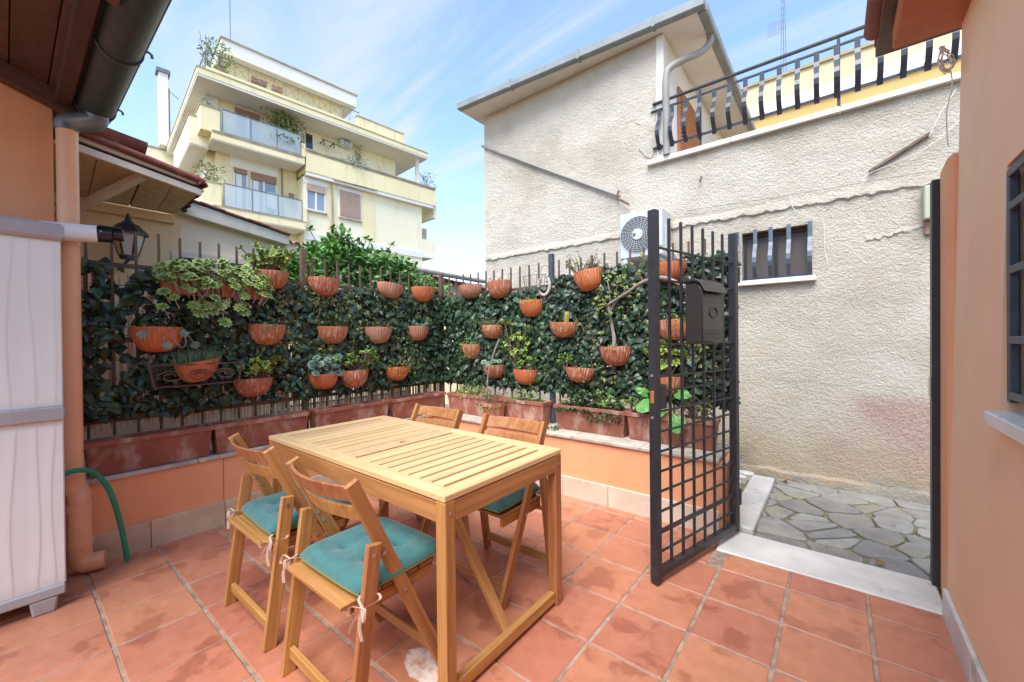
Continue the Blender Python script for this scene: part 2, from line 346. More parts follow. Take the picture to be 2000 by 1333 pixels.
def spline(pts, n=6):
    P = [Vector(p) for p in pts]; P = [P[0]*2-P[1]]+P+[P[-1]*2-P[-2]]; out = []
    for i in range(1, len(P)-2):
        for k in range(n):
            t = k/n; a, b, c, d = P[i-1:i+3]
            out.append(.5*((2*b)+(c-a)*t+(2*a-5*b+4*c-d)*t*t+(3*b-a-3*c+d)*t**3))
    return out+[P[-2]]

# ------------------------------------------------------------------ ground and terrace floor
obj("ground", G().add([(-400, -400, -.14), (400, -400, -.14), (400, 400, -.14), (-400, 400, -.14)], [(0, 1, 2, 3)]), "garden_earth", kind="structure", recalc=False)
floor = box("terrace_floor", (-3.6, -3.0, -.10), (.46, 2.70, -.0045), "grout", kind="structure")
box("floor_strip", (-3.6, 2.7005, -.10), (-.585, 2.904, -.0045), "grout", floor)
_tiles = []
for k in range(6):      # six tile meshes with uneven arrises
    rr = random.Random(40+k); g = G(); h = .1530
    c = [(sx*(h-rr.uniform(0, .004)), sy*(h-rr.uniform(0, .004))) for sx, sy in ((-1, -1), (1, -1), (1, 1), (-1, 1))]
    g.prism(c, -.014, 0); _tiles.append(mesh_of("tile", g, "terracotta_tile", bev=.004))
P_T = .3165
for i in range(-10, 4):
    for j in range(-7, 9):
        cx = -.5165+P_T*(i+.5); cy = .278+P_T*(j+.5)
        if cx < -3.58 or cx > .50 or cy > 3.0 or cy < -2.2: continue
        x0, x1, y0, y1 = cx-.153, cx+.153, cy-.153, cy+.153
        ym = 2.884 if x1 < -.56 else 2.692
        if x0 < -.585 < x1 and cy > 2.6: x1 = -.587; ym = 2.884
        if x1 > .43 or y1 > ym or x0 < -3.42 or x1 == -.587:
            x1 = min(x1, .43); y1 = min(y1, ym); x0 = max(x0, -3.42)
            if x1-x0 < .03 or y1-y0 < .03: continue
            o = box("tile", (x0, y0, -.014), (x1, y1, random.uniform(-.0015, .0015)), "terracotta_tile", floor, bev=.004); continue
        o = bpy.data.objects.new("tile", random.choice(_tiles)); o.location = (cx, cy, random.uniform(-.0015, .0015))
        o.rotation_euler = (random.uniform(-.003, .003), random.uniform(-.003, .003), random.choice((0, 1))*math.pi)
        o.scale = (1.0, 1.016, 1) if cx > -1.3 else (1.016, 1.0, 1)
        put(o, floor)
# reflected light painted as a pale patch on the tiles under the table
g = G(); rr = random.Random(5)
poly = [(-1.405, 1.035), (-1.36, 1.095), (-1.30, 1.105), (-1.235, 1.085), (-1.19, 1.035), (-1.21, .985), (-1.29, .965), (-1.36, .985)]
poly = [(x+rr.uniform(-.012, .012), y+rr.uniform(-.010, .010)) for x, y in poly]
mat("floor_glare", (.72, .60, .52), (.55, .28, .18), 24, .8, coords='World', lo=.45, hi=.66)
obj("light_patch", g.prism(poly, .0022, .0042), "floor_glare", label="painted patch of reflected light on the tile beneath the wooden table", cat="stain")  # no real stain, reflected light put in as a pale patch

# ------------------------------------------------------------------ alley: crazy paving outside the gate
alley = box("alley_paving", (-4.6, 3.02, -.12), (3.0, 4.60, -.022), "mossy_joint", kind="structure")
def clip(poly, a, b, c):        # keep a*x+b*y<=c
    out = []
    for i in range(len(poly)):
        p, q = poly[i], poly[(i+1) % len(poly)]; dp = a*p[0]+b*p[1]-c; dq = a*q[0]+b*q[1]-c
        if dp <= 0: out.append(p)
        if dp*dq < 0: t = dp/(dp-dq); out.append((p[0]+(q[0]-p[0])*t, p[1]+(q[1]-p[1])*t))
    return out
rr = random.Random(21); seeds = []
for i in range(10):
    for j in range(8): seeds.append((-.50+.27*(i+.5*(j % 2))+rr.uniform(-.12, .12), 3.10+.172*j+rr.uniform(-.075, .075)))
for s in seeds:
    if s[0] > 1.7: continue
    poly = [(-.43, 3.03), (1.6, 3.03), (1.6, 4.42), (-.43, 4.42)]; gap = rr.uniform(.003, .014)
    for q in seeds:
        if q is s: continue
        dx_, dy_ = q[0]-s[0], q[1]-s[1]; L = math.hypot(dx_, dy_)
        if L > 1.1: continue
        poly = clip(poly, dx_/L, dy_/L, (dx_*(q[0]+s[0])+dy_*(q[1]+s[1]))/2/L-gap)
        if len(poly) < 3: break
    if len(poly) < 3: continue
    out = []
    for i in range(len(poly)):      # soften the outline
        p, q = poly[i], poly[(i+1) % len(poly)]
        if math.hypot(q[0]-p[0], q[1]-p[1]) < .02: continue
        for t in (.14, .5, .86): out.append((p[0]+(q[0]-p[0])*t+rr.uniform(-.005, .005), p[1]+(q[1]-p[1])*t+rr.uniform(-.005, .005)))
    if len(out) < 5: continue
    obj("paving_stone", G().prism([(x-s[0], y-s[1]) for x, y in out], -.05, rr.uniform(-.006, .006)), "paving_stone", alley, bev=.005, loc=(s[0], s[1], -.006))
for i, (x, y, w, d) in enumerate([(-.66, 4.3, .14, .1), (-.84, 4.33, .16, .11), (-.72, 4.16, .17, .1), (-.92, 4.14, .18, .14), (-.7, 4.0, .12, .12), (-.86, 3.93, .16, .16), (-.72, 3.8, .13, .17), (-.9, 3.72, .18, .18), (-.73, 3.58, .14, .18), (-.9, 3.5, .17, .17)]):
    rr = random.Random(i); poly = [(w*.5*math.cos(a)*rr.uniform(.85, 1.1), d*.5*math.sin(a)*rr.uniform(.85, 1.1)) for a in np.linspace(0, 2*math.pi, 8)[:-1]]
    obj("pale_cobble", G().prism(poly, -.06, .05), "marble", alley, bev=.012, loc=(x, y, -.01))
obj("marble_step", G().box((-.085, -.61, -.05), (.085, .61, .035)), "marble", bev=.006, loc=(-.515, 3.66, 0), label="grey marble slab lying along the alley beyond the gate hinge", cat="step")
obj("threshold", G().box((-.49, -.165, -.06), (.49, .165, .006)), "marble", bev=.006, loc=(-.09, 2.862, 0), label="worn pale marble threshold of the open gateway", cat="threshold")
for i, (x, y) in enumerate([(-.36, 4.30), (.19, 3.05), (.44, 3.12)]):
    rr = random.Random(60+i); g = G()
    for k in range(5 if i == 0 else 2):
        a = rr.uniform(0, 6.28); c = Vector((rr.uniform(-.03, .03), rr.uniform(-.03, .03), .006+.006*k)); d = Vector((math.cos(a), math.sin(a), 0)); e = Vector((-math.sin(a), math.cos(a), 0))
        g.add([c-d*.028, c+e*.016+Vector((0, 0, .01)), c+d*.028+Vector((0, 0, .004)), c-e*.016+Vector((0, 0, .012))], [(0, 1, 2, 3)])
    obj("fallen_leaf", g, "leaf_fallen", loc=(x, y, .006), recalc=False, cat="leaf",
        label=["heap of dry brown leaves where alley paving meets white wall", "curled orange leaf on the edge of the marble threshold", "brown dead leaf on paving beside the black door post"][i])

for i, (x, y) in enumerate([(-.36, 3.42), (-.30, 3.62), (-.15, 3.30), (-.38, 3.85), (.05, 3.50), (-.25, 3.95), (.30, 3.75), (-.05, 3.15)]):
    rr = random.Random(90+i); a = rr.uniform(0, 6.28); d = Vector((math.cos(a), math.sin(a), 0)); e = Vector((-math.sin(a), math.cos(a), 0)); c = Vector((0, 0, .006))
    obj("small_leaf", G().add([c-d*.016, c+e*.009+Vector((0, 0, .006)), c+d*.016+Vector((0, 0, .002)), c-e*.009+Vector((0, 0, .007))], [(0, 1, 2, 3)]), "leaf_yellowgreen" if i % 2 else "leaf_dry", loc=(x, y, .004), recalc=False, cat="leaf", group="small leaves scattered on the alley paving", label="tiny pale fallen leaf lying loose on the alley paving stones")
# ------------------------------------------------------------------ low walls with coping and skirting
lw = thing("low_wall", (-3.5, 1.7, 0), "low orange rendered wall carrying the long terracotta troughs, beside the downpipe", "wall")
box("wall_body", (-3.78, .16, -.1), (-3.42, 3.42, .47), "orange_plaster", lw)
for i in range(5): box("coping_slab", (-3.80, .17+.65*i, .472), (-3.405, .17+.65*(i+1)-.004, .497), "ledge_stone", lw, bev=.004)
for i in range(7): box("skirting_tile", (-3.418, .17+.40*i, -.005), (-3.400, .17+.40*(i+1)-.004, .165), "skirting_stone", lw, bev=.002)
rod("conduit_joint", [(-3.4185, .965, .17), (-3.4185, .965, .47)], .0015, "stem_brown", lw, 4)
lw2 = thing("low_wall", (-2.0, 3.05, 0), "low orange rendered wall with pale coping that ends at the gate", "wall")
g = G(); poly = [(-3.42, 2.905), (-.62, 2.905)]+[(-.62+.06*math.sin(a), 2.965-.06*math.cos(a)) for a in np.linspace(.2, math.pi/2, 6)]+[(-.56, 3.36), (-3.42, 3.36)]
obj("wall_body", g.prism(poly, -.1, .47), "orange_plaster", lw2, smooth=True)
for i in range(5):
    x0 = -3.40+.57*i; box("coping_slab", (x0, 2.885, .472), (min(x0+.566, -.60), 3.38, .497), "ledge_stone", lw2, bev=.004)
for i in range(7):
    x0 = -3.40+.405*i; box("skirting_tile", (x0, 2.885, -.005), (min(x0+.401, -.60), 2.903, .158), "skirting_cream", lw2, bev=.002)

# ------------------------------------------------------------------ house on the left: gable wall, soffit, gutter, downpipe
hl = thing("porch_house", (-3.8, -1.0, 0), "orange house with dark boarded soffit and black gutter behind the plastic cabinet", "house")
g = G(); S_ = .35
zr = lambda y: 2.70+S_*(.2-y)
g.hexa([(-5.2, -4, -.1), (-3.47, -4, -.1), (-3.47, .185, -.1), (-5.2, .185, -.1)], [(-5.2, -4, zr(-4)), (-3.47, -4, zr(-4)), (-3.47, .185, zr(.185)), (-5.2, .185, zr(.185))])
obj("gable_wall", g, "orange_plaster", hl, bev=.008)
X0, X1 = -4.2, -1.85
ys = np.arange(.30, -3.2, -.135)
for i in range(len(ys)-1):      # soffit boards run along the eave
    a, b = ys[i]-.003, ys[i+1]+.003
    g = G().hexa([(X0, b, zr(b)+.012), (X1, b, zr(b)+.012), (X1, a, zr(a)+.012), (X0, a, zr(a)+.012)], [(X0, b, zr(b)+.034), (X1, b, zr(b)+.034), (X1, a, zr(a)+.034), (X0, a, zr(a)+.034)])
    obj("soffit_board", g, "wood_dark", hl)
for x in (-3.415, -2.12):
    bar("rafter", (x, .30, zr(.30)-.035), (x, -3.1, zr(-3.1)-.035), .075, .09, "wood_dark", hl)
bar("eave_beam", (X0, .22, zr(.22)-.02), (X1, .22, zr(.22)-.02), .06, .07, "wood_dark", hl, side=(0, 1, 0))
g = G().hexa([(X0-1, -3.3, zr(-3.3)+.04), (X1, -3.3, zr(-3.3)+.04), (X1, .33, zr(.33)+.04), (X0-1, .33, zr(.33)+.04)], [(X0-1, -3.3, zr(-3.3)+.12), (X1, -3.3, zr(-3.3)+.12), (X1, .33, zr(.33)+.12), (X0-1, .33, zr(.33)+.12)])
obj("roof", g, "roof_tile", hl)
def half_pipe(x0, x1, y, z, r, th=.003, n=14):
    g = G(); V = []; F = []
    A = [math.pi+math.pi*k/n for k in range(n+1)]
    for x in (x0, x1):
        for a in A: V.append((x, y+r*math.cos(a), z+r*math.sin(a)))
        for a in A: V.append((x, y+(r-th)*math.cos(a), z+(r-th)*math.sin(a)))
    m = n+1
    for k in range(n):
        F.append((k, k+1, 2*m+k+1, 2*m+k)); F.append((m+k, 3*m+k, 3*m+k+1, m+k+1)); F.append((k, m+k, m+k+1, k+1)); F.append((2*m+k, 2*m+k+1, 3*m+k+1, 3*m+k))
    F += [(0, 2*m, 3*m, m), (n, m+n, 3*m+n, 2*m+n)]
    g.add(V, F); return g
gut = obj("gutter", half_pipe(-3.42, -1.8, .345, 2.665, .078), "gutter_dark", hl, smooth=True)
rod("bead", [(-3.42, .425, 2.667), (-1.8, .425, 2.667)], .008, "gutter_dark", gut)
obj("end_cap", G().add([(-3.42, .345+.078*math.cos(a), 2.665+.078*math.sin(a)) for a in np.linspace(math.pi, 2*math.pi, 14)]+[(-3.424, .345+.078*math.cos(a), 2.665+.078*math.sin(a)) for a in np.linspace(math.pi, 2*math.pi, 14)],
    [tuple(range(14)), tuple(range(27, 13, -1))]+[(i, i+1, i+15, i+14) for i in range(13)]), "gutter_dark", gut)
for x in (-3.33, -2.56):
    pts = [(x, .345+.081*math.cos(a), 2.665+.081*math.sin(a)) for a in np.linspace(math.pi, 2*math.pi, 14)]+[(x, .432, 2.682), (x, .445, 2.688), (x, .456, 2.680), (x, .458, 2.665)]
    rod("bracket", pts, .006, "gutter_dark", gut, 6)
dp = rod("downpipe", [(-3.36, .232, .50), (-3.36, .232, 2.50)], .044, "pipe_peach", hl, 18)
rod("gutter_elbow", spline([(-3.30, .345, 2.61), (-3.31, .34, 2.575), (-3.34, .29, 2.555), (-3.36, .235, 2.535), (-3.36, .232, 2.49)], 5), [.05]*21, "zinc", dp, 16)
rod("offset_bend", spline([(-3.36, .232, .56), (-3.355, .235, .50), (-3.345, .25, .46), (-3.335, .255, .41), (-3.335, .255, .10)], 4), .049, "pipe_peach", dp, 18)
for z in (.36, .155): rod("pipe_collar", [(-3.335, .255, z), (-3.335, .255, z+.045)], .053, "pipe_peach", dp, 18)
rod("outlet_bend", spline([(-3.335, .255, .14), (-3.335, .257, .09), (-3.325, .275, .058), (-3.315, .31, .055), (-3.305, .35, .055)], 4), .05, "pipe_peach", dp, 18)

# ------------------------------------------------------------------ house on the right: battered wall, window, eave, gate pilaster
hr = thing("stucco_house", (.9, 0, 0), "peach stucco house with barred window and marble sill beside the gateway", "house")
xr = lambda z: .395+.021*z
def dwall(g, y0, y1, z0, z1, back=.9):
    g.hexa([(xr(z0), y0, z0), (back, y0, z0), (back, y1, z0), (xr(z0), y1, z0)], [(xr(z1), y0, z1), (back, y0, z1), (back, y1, z1), (xr(z1), y1, z1)])
wy0, wy1, wz0, wz1 = 1.02, 2.02, 1.050, 1.84
g = G(); dwall(g, wy1, 2.71, -.1, 2.80); dwall(g, -3, wy0, -.1, 2.80); dwall(g, wy0, wy1, -.1, wz0); dwall(g, wy0, wy1, wz1, 2.80)
obj("wall", g, "peach_plaster", hr)
g = G().hexa([(.40, 2.705, -.1), (.62, 2.705, -.1), (.62, 2.98, -.1), (.412, 2.98, -.1)], [(.405, 2.705, 2.13), (.62, 2.705, 2.13), (.62, 2.98, 2.13), (.417, 2.98, 2.13)])
obj("gate_pilaster", g, "orange_plaster", hr, bev=.02)
for i in range(9):
    y1 = 2.70-.5*i; g = G()
    g.hexa([(.378, y1-.496, -.005), (.394, y1-.496, -.005), (.394, y1, -.005), (.378, y1, -.005)], [(.381, y1-.496, .125), (.397, y1-.496, .125), (.397, y1, .125), (.381, y1, .125)])
    obj("skirting_slab", g, "marble", hr, bev=.002)
win = box("window", (.50, wy0, wz0), (.53, wy1, wz1), "glass_dark", hr)
for y in (wy0+.03, (wy0+wy1)/2, wy1-.03): box("frame", (.475, y-.03, wz0), (.499, y+.03, wz1), "iron_bluegrey", win, bev=.003)
for z in (wz0+.03, wz1-.03): box("frame", (.476, wy0+.06, z-.03), (.498, wy1-.06, z+.03), "iron_bluegrey", win, bev=.003)
box("sill", (.376, wy0-.06, wz0-.042), (.50, 1.998, wz0+.001), "marble", win, bev=.004)
gr = box("grille_frame", (.430, wy1-.035, wz0+.03), (.452, wy1-.004, wz1-.02), "iron_bluegrey", win, bev=.003)
for y in (1.04, 1.19, 1.34, 1.49, 1.64, 1.83): box("grille_bar", (.434, y-.008, wz0+.03), (.448, y+.008, wz1-.02), "iron_bluegrey", win, bev=.002)
for z in (wz0+.055, 1.28, 1.50, 1.70, wz1-.035): box("grille_rail", (.426, wy0+.01, z-.012), (.4335, wy1-.036, z+.012), "iron_bluegrey", win, bev=.002)
# roof edge over the gateway: rendered soffit slab with the tile layer projecting past it
ev = obj("eave", G().box((.225, -2.9, 2.70), (.64, 2.745, 2.80)), "eave_orange", hr, bev=.006)
box("roof_layer", (.175, -2.9, 2.803), (.9, 2.97, 2.85), "wood_dark", ev, bev=.004)  # shade under the projecting tiles put in as a dark colour
g = G()
for i in range(9):
    y1 = 2.80-.62*i; g = G().tube([(.165, y1-.60, 2.875), (.165, y1, 2.855)], [.040, .046], 12); obj("edge_tile", g, "roof_tile", ev, smooth=True)
obj("roof_slope", G().hexa([(.17, -2.9, 2.851), (.95, -2.9, 2.851), (.95, 2.95, 2.851), (.17, 2.95, 2.851)], [(.17, -2.9, 2.90), (.95, -2.9, 3.2), (.95, 2.95, 3.2), (.17, 2.95, 2.90)]), "roof_tile", ev)
loops = G()
for k in range(6):
    rr = random.Random(k); c = Vector((.40, 2.62, 2.52)); pts = [c+Vector((rr.uniform(-.01, .01)-.055*abs(math.sin(a/2))+.02, .05*math.cos(a)*rr.uniform(.6, 1.1), .06*math.sin(a)*rr.uniform(.7, 1.1))) for a in np.linspace(0, 2*math.pi, 14)]
    loops.tube(pts, .0025, 5)
loops.tube(spline([(.40, 2.62, 2.48), (.41, 2.64, 2.40), (.395, 2.66, 2.30), (.402, 2.68, 2.15)], 4), .0025, 5)
obj("cable_coil", loops, "wire_white", smooth=True, label="loose coil of white cable hanging at the peach house corner", cat="cable")
gp = thing("gate_post", (.40, 3.0, 0), "tall flat black steel gate jamb against the orange pilaster", "post")
bar("upright", (.402, 3.0, .005), (.408, 3.0, 2.09), .04, .06, "iron_black", gp, bev=.003)
box("keeper_plate", (.378, 2.985, .98), (.383, 3.02, 1.08), "steel", gp)

# ------------------------------------------------------------------ white rough-cast house across the alley
YW = 4.43
wh = thing("white_house", (-1.5, 5.4, 0), "white roughcast house with terrace railing across the alley", "house")
ww = (-.70, -.165, 1.825, 2.285)
g = G()
def wb(x0, x1, z0, z1, y1=6.0): g.box((x0, YW, z0), (x1, y1, z1))
wb(-4.02, -.70, -.1, 3.17); wb(-.165, 3.2, -.1, 3.17); wb(-.70, -.165, -.1, 1.825); wb(-.70, -.165, 2.285, 3.17)
obj("wall", g, "roughcast", wh)
obj("upper_wall", G().box((-4.02, YW, 3.1705), (-1.50, 9.2, 4.553)), "roughcast", wh)
g = G().hexa([(-1.505, YW-.004, 3.20), (-1.425, YW-.004, 3.20), (-1.425, 9.0, 3.20), (-1.505, 9.0, 3.20)], [(-1.505, YW-.004, 4.552), (-1.425, YW-.004, 4.552), (-1.425, 9.0, 4.552), (-1.505, 9.0, 4.552)])
obj("corner_pier", g, "white_render", wh, bev=.006)
for k, (x, z, w, h) in enumerate([(-1.60, 3.90, .10, .16), (-1.62, 3.72, .13, .10), (-1.58, 3.45, .12, .22), (-1.64, 3.58, .07, .09)]):
    rr = random.Random(k+3); poly = [(w*math.cos(a)*rr.uniform(.7, 1.1), h*math.sin(a)*rr.uniform(.7, 1.1)) for a in np.linspace(0, 2*math.pi, 10)[:-1]]
    gg = G().add([(x+p[0], YW-.004-.003*k, z+p[1]) for p in poly]+[(x+p[0]*.9, YW+.02, z+p[1]*.9) for p in poly], [tuple(range(9))]+[(i, (i+1) % 9, (i+1) % 9+9, i+9) for i in range(9)])
    obj("cement_patch", gg, "roughcast", wh)
# ledge bands
def ragged(name, x0, x1, z0, z1, dep, m, seed, n=60, slope=0.0):
    rr = random.Random(seed); g = G(); V = []; F = []
    for i in range(n+1):
        x = x0+(x1-x0)*i/n; dz = slope*(x-x0); d = dep*rr.uniform(.55, 1.15); a = rr.uniform(-.012, .012); b = rr.uniform(-.012, .012)
        V += [(x, YW+.01, z0+dz+a-.015), (x, YW-d, z0+dz+a+.012), (x, YW-d*.8, z1+dz+b-.012), (x, YW+.01, z1+dz+b+.02)]
    for i in range(n):
        for k in range(3): F.append((4*i+k, 4*i+k+1, 4*i+5+k, 4*i+4+k))
    g.add(V, F); return obj(name, g, m, wh, smooth=True)
ragged("ledge_band", -4.015, .75, 2.44, 2.52, .022, "roughcast", 1, 130)
ragged("plinth_swelling", -4.0, 3.0, -.06, .07, .035, "roughcast", 9, 110)
ragged("scar_ridge", .20, .70, 2.06, 2.10, .012, "roughcast", 5, 30, .16)
g = G(); cur = Vector((-4.03, YW-.02, 4.12)); rod("conduit", spline([(-4.04, YW-.025, 4.13), (-3.4, YW-.03, 3.76), (-2.6, YW-.025, 3.30), (-1.93, YW-.03, 2.92)], 5), .018, "pipe_grey", wh, 8)
rod("conduit_hook", [(-1.93, YW-.03, 2.98), (-1.95, YW-.05, 2.90), (-1.90, YW-.05, 2.86), (-1.80, YW-.06, 2.79)], .012, "iron_rust", wh, 6)
rod("wall_nail", [(-1.06, YW+.01, 2.93), (-1.06, YW-.06, 2.86)], .008, "iron_rust", wh, 6)
for i, pts in enumerate([[(-1.2, 2.60), (-.6, 2.57), (0, 2.55), (.35, 2.545), (.7, 2.53)], [(-.32, 2.56), (-.28, 2.42), (-.16, 2.33), (-.08, 2.28), (-.07, 2.05), (-.05, 1.9)], [(.75, 2.9), (.55, 2.72), (.35, 2.65), (.2, 2.60), (.18, 2.52)], [(.70, 3.10), (.62, 2.95), (.56, 2.80)], [(-4.02, 2.40), (-3.97, 2.48), (-3.9, 2.47), (-3.82, 2.40)]]):
    rod("loose_wire", spline([(x, YW-.035, z) for x, z in pts], 5), .0030, "wire_white" if i in (1, 2, 3) else "pipe_grey", wh, 5)
bar("crack_lip", (.22, YW-.016, 2.63), (.57, YW-.016, 2.83), .022, .03, "stem_brown", wh, side=(0, 0, 1))  # added bar standing in for a crack with a raised lip
box("junction_box", (.525, YW-.09, 2.17), (.66, YW+.005, 2.42), "box_green", wh, bev=.008)
obj("brick_remnant", G().box((.535, YW-.03, 2.06), (.60, YW+.004, 2.165)), "roof_tile_pale", wh, bev=.006)
# barred window
wn_ = box("window", (ww[0], YW+.10, ww[2]), (ww[1], YW+.12, ww[3]), "screen_brown", wh)
for x in (ww[0]+.012, ww[1]-.012, (ww[0]+ww[1])/2): box("frame", (x-.012, YW+.075, ww[2]), (x+.012, YW+.098, ww[3]), "iron_black", wn_)
for z in (ww[2]+.02, ww[3]-.02): box("frame", (ww[0]+.025, YW+.076, z-.02), (ww[1]-.025, YW+.097, z+.02), "wood_dark" if z > 2 else "iron_bluegrey", wn_)
box("sill", (ww[0]-.03, YW-.055, ww[2]-.045), (ww[1]+.035, YW+.10, ww[2]), "white_render", wn_, bev=.004)
for x in (-.735, -.585, -.462, -.325, -.172):
    zz = np.linspace(0, 1, 12); g = G(); V = []; F = []
    for t in zz:
        z = 2.30-.50*t; b_ = -.03-.085*math.sin(math.pi*min(1, max(0, (t-.25)/.75)))**1.5 if t > .25 else -.03
        for dx_, dy_ in ((-.016, -.004), (.016, -.004), (.016, .004), (-.016, .004)): V.append((x+dx_, YW+b_+dy_, z))
    for i in range(11):
        for k in range(4): F.append((4*i+k, 4*i+(k+1) % 4, 4*i+4+(k+1) % 4, 4*i+4+k))
    F += [(3, 2, 1, 0), (44, 45, 46, 47)]; g.add(V, F); obj("window_bar", g, "bar_glint", wn_)
# terrace slab and railing
for i in range(3): box("coping_slab", (-1.60+.82*i, YW-.045, 3.172), (-1.60+.82*(i+1)-.004, 4.75, 3.222), "white_render", wh, bev=.005)
ra = box("railing", (-1.54, YW-.05+.02, 3.812), (1.2, YW-.05+.055, 3.832), "railing_iron", wh, bev=.003)
box("rail", (-1.56, YW-.05+.026, 3.738), (1.2, YW-.05+.048, 3.752), "railing_iron", ra)
box("rail", (-1.54, YW-.05+.024, 3.335), (1.2, YW-.05+.050, 3.352), "railing_iron", ra)
def baluster(x, post=False):
    g = G(); V = []; F = []; n = 10
    for i in range(n+1):
        t = i/n; z = 3.30+(3.745-3.30)*t; b_ = -.085*math.sin(math.pi*max(0, 1-t/.75))**1.3 if t < .75 else 0
        for dx_, dy_ in ((-.019, -.004), (.019, -.004), (.019, .004), (-.019, .004)): V.append((x+dx_, YW-.05+.014+b_+dy_, z))
    for i in range(n):
        for k in range(4): F.append((4*i+k, 4*i+(k+1) % 4, 4*i+4+(k+1) % 4, 4*i+4+k))
    F += [(3, 2, 1, 0), (4*n, 4*n+1, 4*n+2, 4*n+3)]; g.add(V, F)
    g.box((x-.02, YW-.05+.004, 3.322), (x+.02, YW-.05+.018, 3.362)); obj("baluster", g, "railing_iron", ra)
for i in range(19): baluster(-1.463+.1345*i)
for x in (-1.06, .03): bar("rail_post", (x, YW-.05+.036, 3.2225), (x, YW-.05+.036, 3.81), .022, .022, "railing_iron", ra)
# roof overhang, gutters and downspout
EX = -1.07; EF = [(-4.17, 4.10), (EX, 4.37)]; EZ = 4.555
ed = (Vector((*EF[1], 0))-Vector((*EF[0], 0))).normalized(); en = Vector((ed.y, -ed.x, 0))
plan = [EF[0], EF[1], (EX, 9.4), (-4.17, 9.4)]
obj("soffit", G().prism(plan, EZ, EZ+.045), "white_render", wh)
obj("roof", G().add([(x, y, EZ+.046) for x, y in plan]+[(-2.9, 6, 4.80), (-2.3, 7.4, 4.80)], [(0, 1, 4), (1, 2, 5, 4), (2, 3, 5), (3, 0, 4, 5)]), "roof_tile", wh)
def eave_box(a, b, off, w, z0, z1):
    a = Vector((*a, 0)); b = Vector((*b, 0)); p = [a+en*off, b+en*off, b+en*(off+w), a+en*(off+w)]
    return G().prism([(q.x, q.y) for q in p], z0, z1)
e0 = Vector((*EF[0], 0)); eL = (Vector((*EF[1], 0))-e0).length
gt = obj("gutter", eave_box(e0.xy, (e0+ed*(eL+.08)).xy, .002, .085, EZ-.015, EZ+.085), "gutter_grey", wh, bev=.012)
box("gutter_return", (EX+.002, EF[1][1]+.01, EZ-.015), (EX+.088, 9.4, EZ+.085), "gutter_grey", gt, bev=.012)
for t_ in (.9, 1.85, 2.7): obj("gutter_joint", eave_box((e0+ed*(t_-.014)).xy, (e0+ed*(t_+.014)).xy, .0, .092, EZ-.02, EZ+.088), "gutter_grey", gt)
rod("downspout", spline([(EX+.03, 4.78, EZ-.01), (EX+.02, 4.77, EZ-.10), (EX-.05, 4.70, EZ-.20), (-1.24, 4.53, 4.24), (-1.345, YW-.02, 4.14), (-1.385, YW-.05, 4.02), (-1.385, YW-.045, 3.6), (-1.385, YW-.045, 3.225)], 6), .036, "pipe_grey", gt, 14)
# shuttered door on the return wall, seen through the railing
sh = box("shutter", (-1.422, 4.90, 3.22), (-1.40, 5.75, 4.20), "shutter_orange", wh)
for k in range(22): box("louvre", (-1.40, 4.95, 3.27+.042*k), (-1.385, 5.70, 3.292+.042*k), "shutter_orange", sh)
# yellow building beyond the terrace
yb = thing("yellow_building", (2, 12.2, 0), "pale yellow building with white band showing behind the terrace railing", "building")
for nm, z0, z1, m_, dy_ in (("lower_wall", -.1, 6.38, "ochre_wall", 0), ("white_band", 6.38, 6.62, "apt_white", -.06), ("upper_wall", 6.62, 7.14, "straw_wall", 0), ("parapet_cap", 7.14, 7.20, "apt_grime", -.05)):
    box(nm, (-2.2, 11+dy_, z0), (9, 13.5, z1), m_, yb)
an = thing("roof_antenna", (-.95, 11.8, 7.18), "thin lattice antenna mast above the yellow parapet", "antenna")
for dx_ in (-.06, .06, 0): rod("mast_leg", [(-.95+dx_, 11.8+(.06 if dx_ == 0 else 0), 7.15), (-.95+dx_*.5, 11.8, 9.6)], .007, "zinc", an, 5)
for k in range(14): rod("lattice", [(-1.01+.002*k, 11.8, 7.25+.16*k), (-.89-.002*k, 11.8, 7.33+.16*k)], .005, "zinc", an, 4)
for k in range(7): rod("antenna_rod", [(-1.28, 11.8, 8.65+.05*k), (-.95, 11.8, 8.62+.05*k)], .006, "zinc", an, 4)

# ------------------------------------------------------------------ air conditioner on the white wall
ac = thing("air_conditioner", (-1.56, 4.25, 2.10), "white outdoor air conditioner with round fan grille on the white wall", "air conditioner")
AX0, AX1, AY, AZ0, AZ1 = -1.79, -1.345, 4.09, 2.125, 2.60
box("casing", (AX0, AY, AZ0), (AX1, AY+.29, AZ1), "ac_white", ac, bev=.012)
fc = Vector((AX0+.20, AY-.001, (AZ0+AZ1)/2)); fr = .185
disc = [(fc.x+fr*math.cos(a), fc.y-.001, fc.z+fr*math.sin(a)) for a in np.linspace(0, 2*math.pi, 33)[:-1]]
fg = obj("fan_opening", G().add(disc+[(p[0], p[1]-.002, p[2]) for p in disc], [tuple(range(32)), tuple(range(63, 31, -1))]+[(i, (i+1) % 32, (i+1) % 32+32, i+32) for i in range(32)]), "ac_grille", ac)
g = G()
for r_ in np.linspace(.06, fr, 8): g.tube([(fc.x+r_*math.cos(a), fc.y-.012, fc.z+r_*math.sin(a)) for a in np.linspace(0, 2*math.pi, 33)], .0018, 5, caps=False)
for a in np.linspace(0, 2*math.pi, 25)[:-1]: g.tube([(fc.x+.05*math.cos(a), fc.y-.012, fc.z+.05*math.sin(a)), (fc.x+fr*math.cos(a+.25), fc.y-.012, fc.z+fr*math.sin(a+.25))], .0015, 5)
obj("fan_guard", g, "ac_white", fg)
obj("hub_cover", G().tube([(fc.x, fc.y-.008, fc.z), (fc.x, fc.y-.02, fc.z)], .055, 24), "ac_white", fg, smooth=True)
